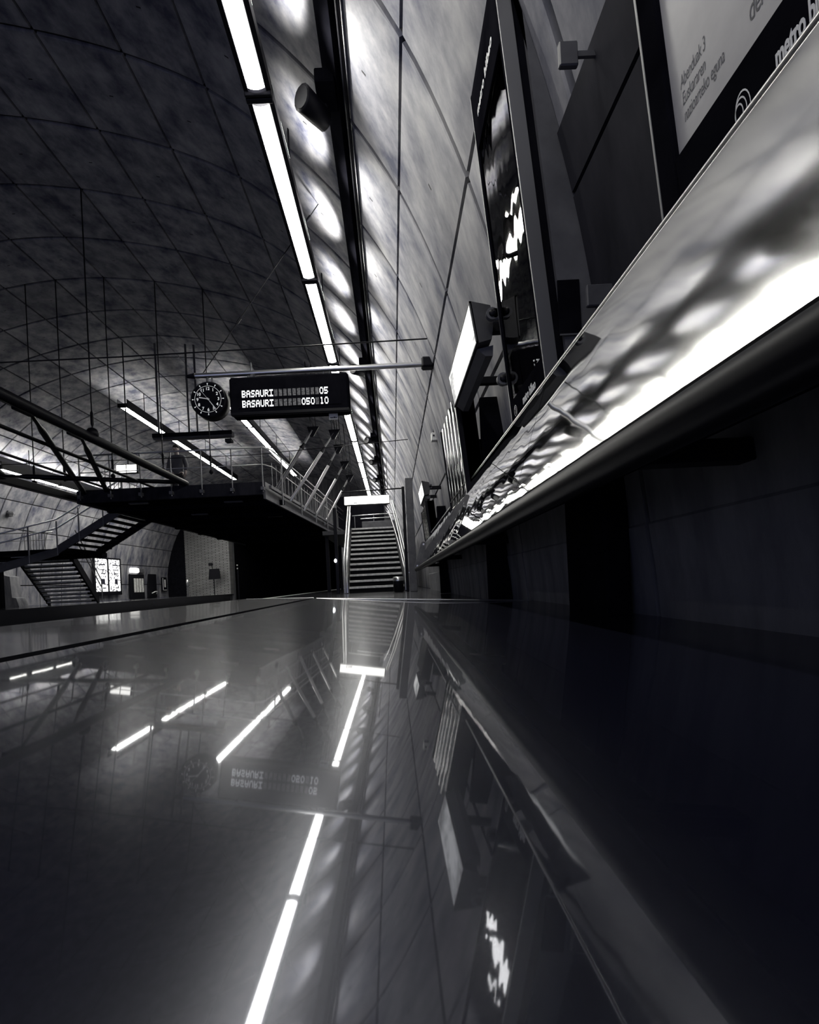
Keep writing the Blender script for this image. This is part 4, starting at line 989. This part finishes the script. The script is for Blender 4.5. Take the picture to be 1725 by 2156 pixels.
for x, y in ((-13.4, 12.6), (-13.4, 14.0)):
    mb = MB(); mb.box(x - .07, x + .07, y - .07, y + .07, FLOOR, 1.36, .01); obj('support_column', mb, BLACK, ls)
# stepped dark wall under the flight
mb = MB(); mb.prism([(-15.0, FLOOR), (-13.9, FLOOR), (-14.0, .1), (-14.15, .12), (-14.2, .9), (-14.4, .95), (-14.5, 1.4), (-15.0, 1.4)], 15.2, 15.6)
tag(obj('stepped_wall', mb, CONC_DARK), 'dark stepped concrete side wall left of the opposite stairs', 'wall')

# ------------------------------------------------------------------ opposite platform furniture
LX = lambda z: 2 * CX * U - wall_x(z)
def on_left(y0, y1, z0, z1, name, label, cat):
    zc = (z0 + z1) / 2; x = LX(zc) + .16
    return thing(name, label, cat, (x, (y0 + y1) / 2, z0)), x
root, x = on_left(20.3, 22.4, .0, 2.0, 'lit_poster_case', 'pair of bright lit posters in a black case on the far left wall', 'sign')
mb = MB(); mb.box(x - .08, x, 20.3, 22.4, .05, 2.05, .02); obj('case', mb, BLACK, root)
for a, b in ((20.45, 21.28), (21.42, 22.25)):
    mb = MB(); mb.box(x, x + .012, a, b, .25, 1.92); ps = obj('lit_poster', mb, LITPOST, root)
    for k, (zz, hh) in enumerate(((1.6, .06), (1.35, .04), (1.15, .05), (.62, .28), (.40, .05))):
        m2 = MB(); m2.box(x + .012, x + .016, a + .25 + .05 * k, b - .15 - .06 * (k % 2), zz, zz + hh); obj('print_block', m2, INK, ps)
root, x = on_left(23.2, 24.6, FLOOR, 1.3, 'vending_machine', 'dark vending machine with pale striped front and bright lamp on top', 'machine')
mb = MB(); mb.box(x - .12, x, 23.2, 24.5, FLOOR, 1.2, .02); obj('cabinet', mb, BLACK, root)
for k in range(4):
    mb = MB(); mb.box(x, x + .012, 23.5 + .24 * k, 23.68 + .24 * k, .15, .95); obj('front_strip', mb, NOSE, root)
mb = MB(); mb.box(x - .1, x + .05, 23.25, 24.0, 1.28, 1.55, .05); obj('lit_header', mb, LITSIGN, root)
mb = MB(); mb.box(x - .1, x + .03, 24.0, 24.5, 1.28, 1.52, .02); obj('header_side', mb, GREY, root)
zc = .5; x = LX(zc) + .08
mb = MB(); mb.box(x - .3, x, 25.0, 25.9, FLOOR, 1.25, .02); d1 = struct('door_1', mb, BLACK, 'dark doorway on the far left wall beside the vending machine')
mb = MB(); mb.tube([(x + .02, 25.3, .05), (x + .12, 25.5, .15), (x + .12, 25.7, .15), (x + .02, 25.8, 0)], .03, 8); obj('handle', mb, WHITEP, d1)
root, x = on_left(26.4, 26.9, .2, 1.0, 'notice_panel', 'small dark notice panel with white edge past the doorway at left', 'sign')
mb = MB(); mb.box(x - .1, x, 26.4, 26.9, .15, 1.05, .01); obj('panel', mb, BLACK, root)
mb = MB(); mb.box(x, x + .01, 26.42, 26.47, .2, 1.0); mb.box(x, x + .01, 26.42, 26.85, .2, .24); mb.box(x, x + .01, 26.6, 26.75, .4, .9); obj('marks', mb, WHITEP, root)
root = thing('monitor_stand', 'dark monitor on a thin pole in front of the pale brick end wall', 'screen', (-11.5, 26.2, FLOOR))
mb = MB(); mb.tube([(-11.45, 26.2, FLOOR), (-11.45, 26.2, 1.1)], .03, 8); obj('pole', mb, BLACK, root)
mb = MB(); mb.prism([(-11.75, .75), (-11.0, .78), (-11.08, 1.42), (-11.68, 1.40)], 26.1, 26.2); obj('screen', mb, BLACK, root)
mb = MB(); mb.tube([(-11.45, 26.2, 1.1), (-11.6, 26.25, 1.75)], .02, 6); mb.box(-11.75, -11.5, 26.15, 26.3, 1.62, 1.80, .02); obj('camera', mb, BLACK, root)
root = thing('bollard', 'slim metal bollard left of the monitor by the brick end wall', 'bollard', (-13.05, 26.0, FLOOR))
mb = MB(); mb.tube([(-13.05, 26, FLOOR), (-13.05, 26, .35)], .05, 10); obj('post', mb, GREY, root)
mb = MB(); mb.tube([(-13.05, 26, .35), (-13.05, 26, .36), (-13.05, 26, .78), (-13.05, 26, .82)], [.05, .09, .09, .05], 12); obj('head', mb, RAIL, root)
root = thing('bracket_camera', 'small dark bracket camera on the far left vault below the thick pipe', 'camera', (-14.2, 15.5, 3.2))
xx = LX(3.3)
mb = MB(); mb.box(xx - .02, xx + .10, 15.4, 15.6, 3.2, 3.4, .01); obj('mount', mb, DGREY, root)
mb = MB(); mb.tube([(xx + .10, 15.4, 3.3), (xx + .40, 15.2, 3.22)], .06, 8); obj('body', mb, DGREY, root)
root = thing('tunnel_signal', 'tiny pair of pale signal lights inside the dark tunnel mouth', 'light', (-10.2, 27.0, FLOOR - 1.1))
mb = MB(); mb.tube([(-10.2, 27, FLOOR - 1.1), (-10.2, 27, 1.5)], .04, 6); obj('post', mb, BLACK, root)
mb = MB(); mb.ball((-10.2, 26.93, 1.62), .05, 8, 6); mb.ball((-10.2, 26.93, 1.40), .05, 8, 6); obj('lamp', mb, NOSE, root)
bpy.context.view_layer.update()
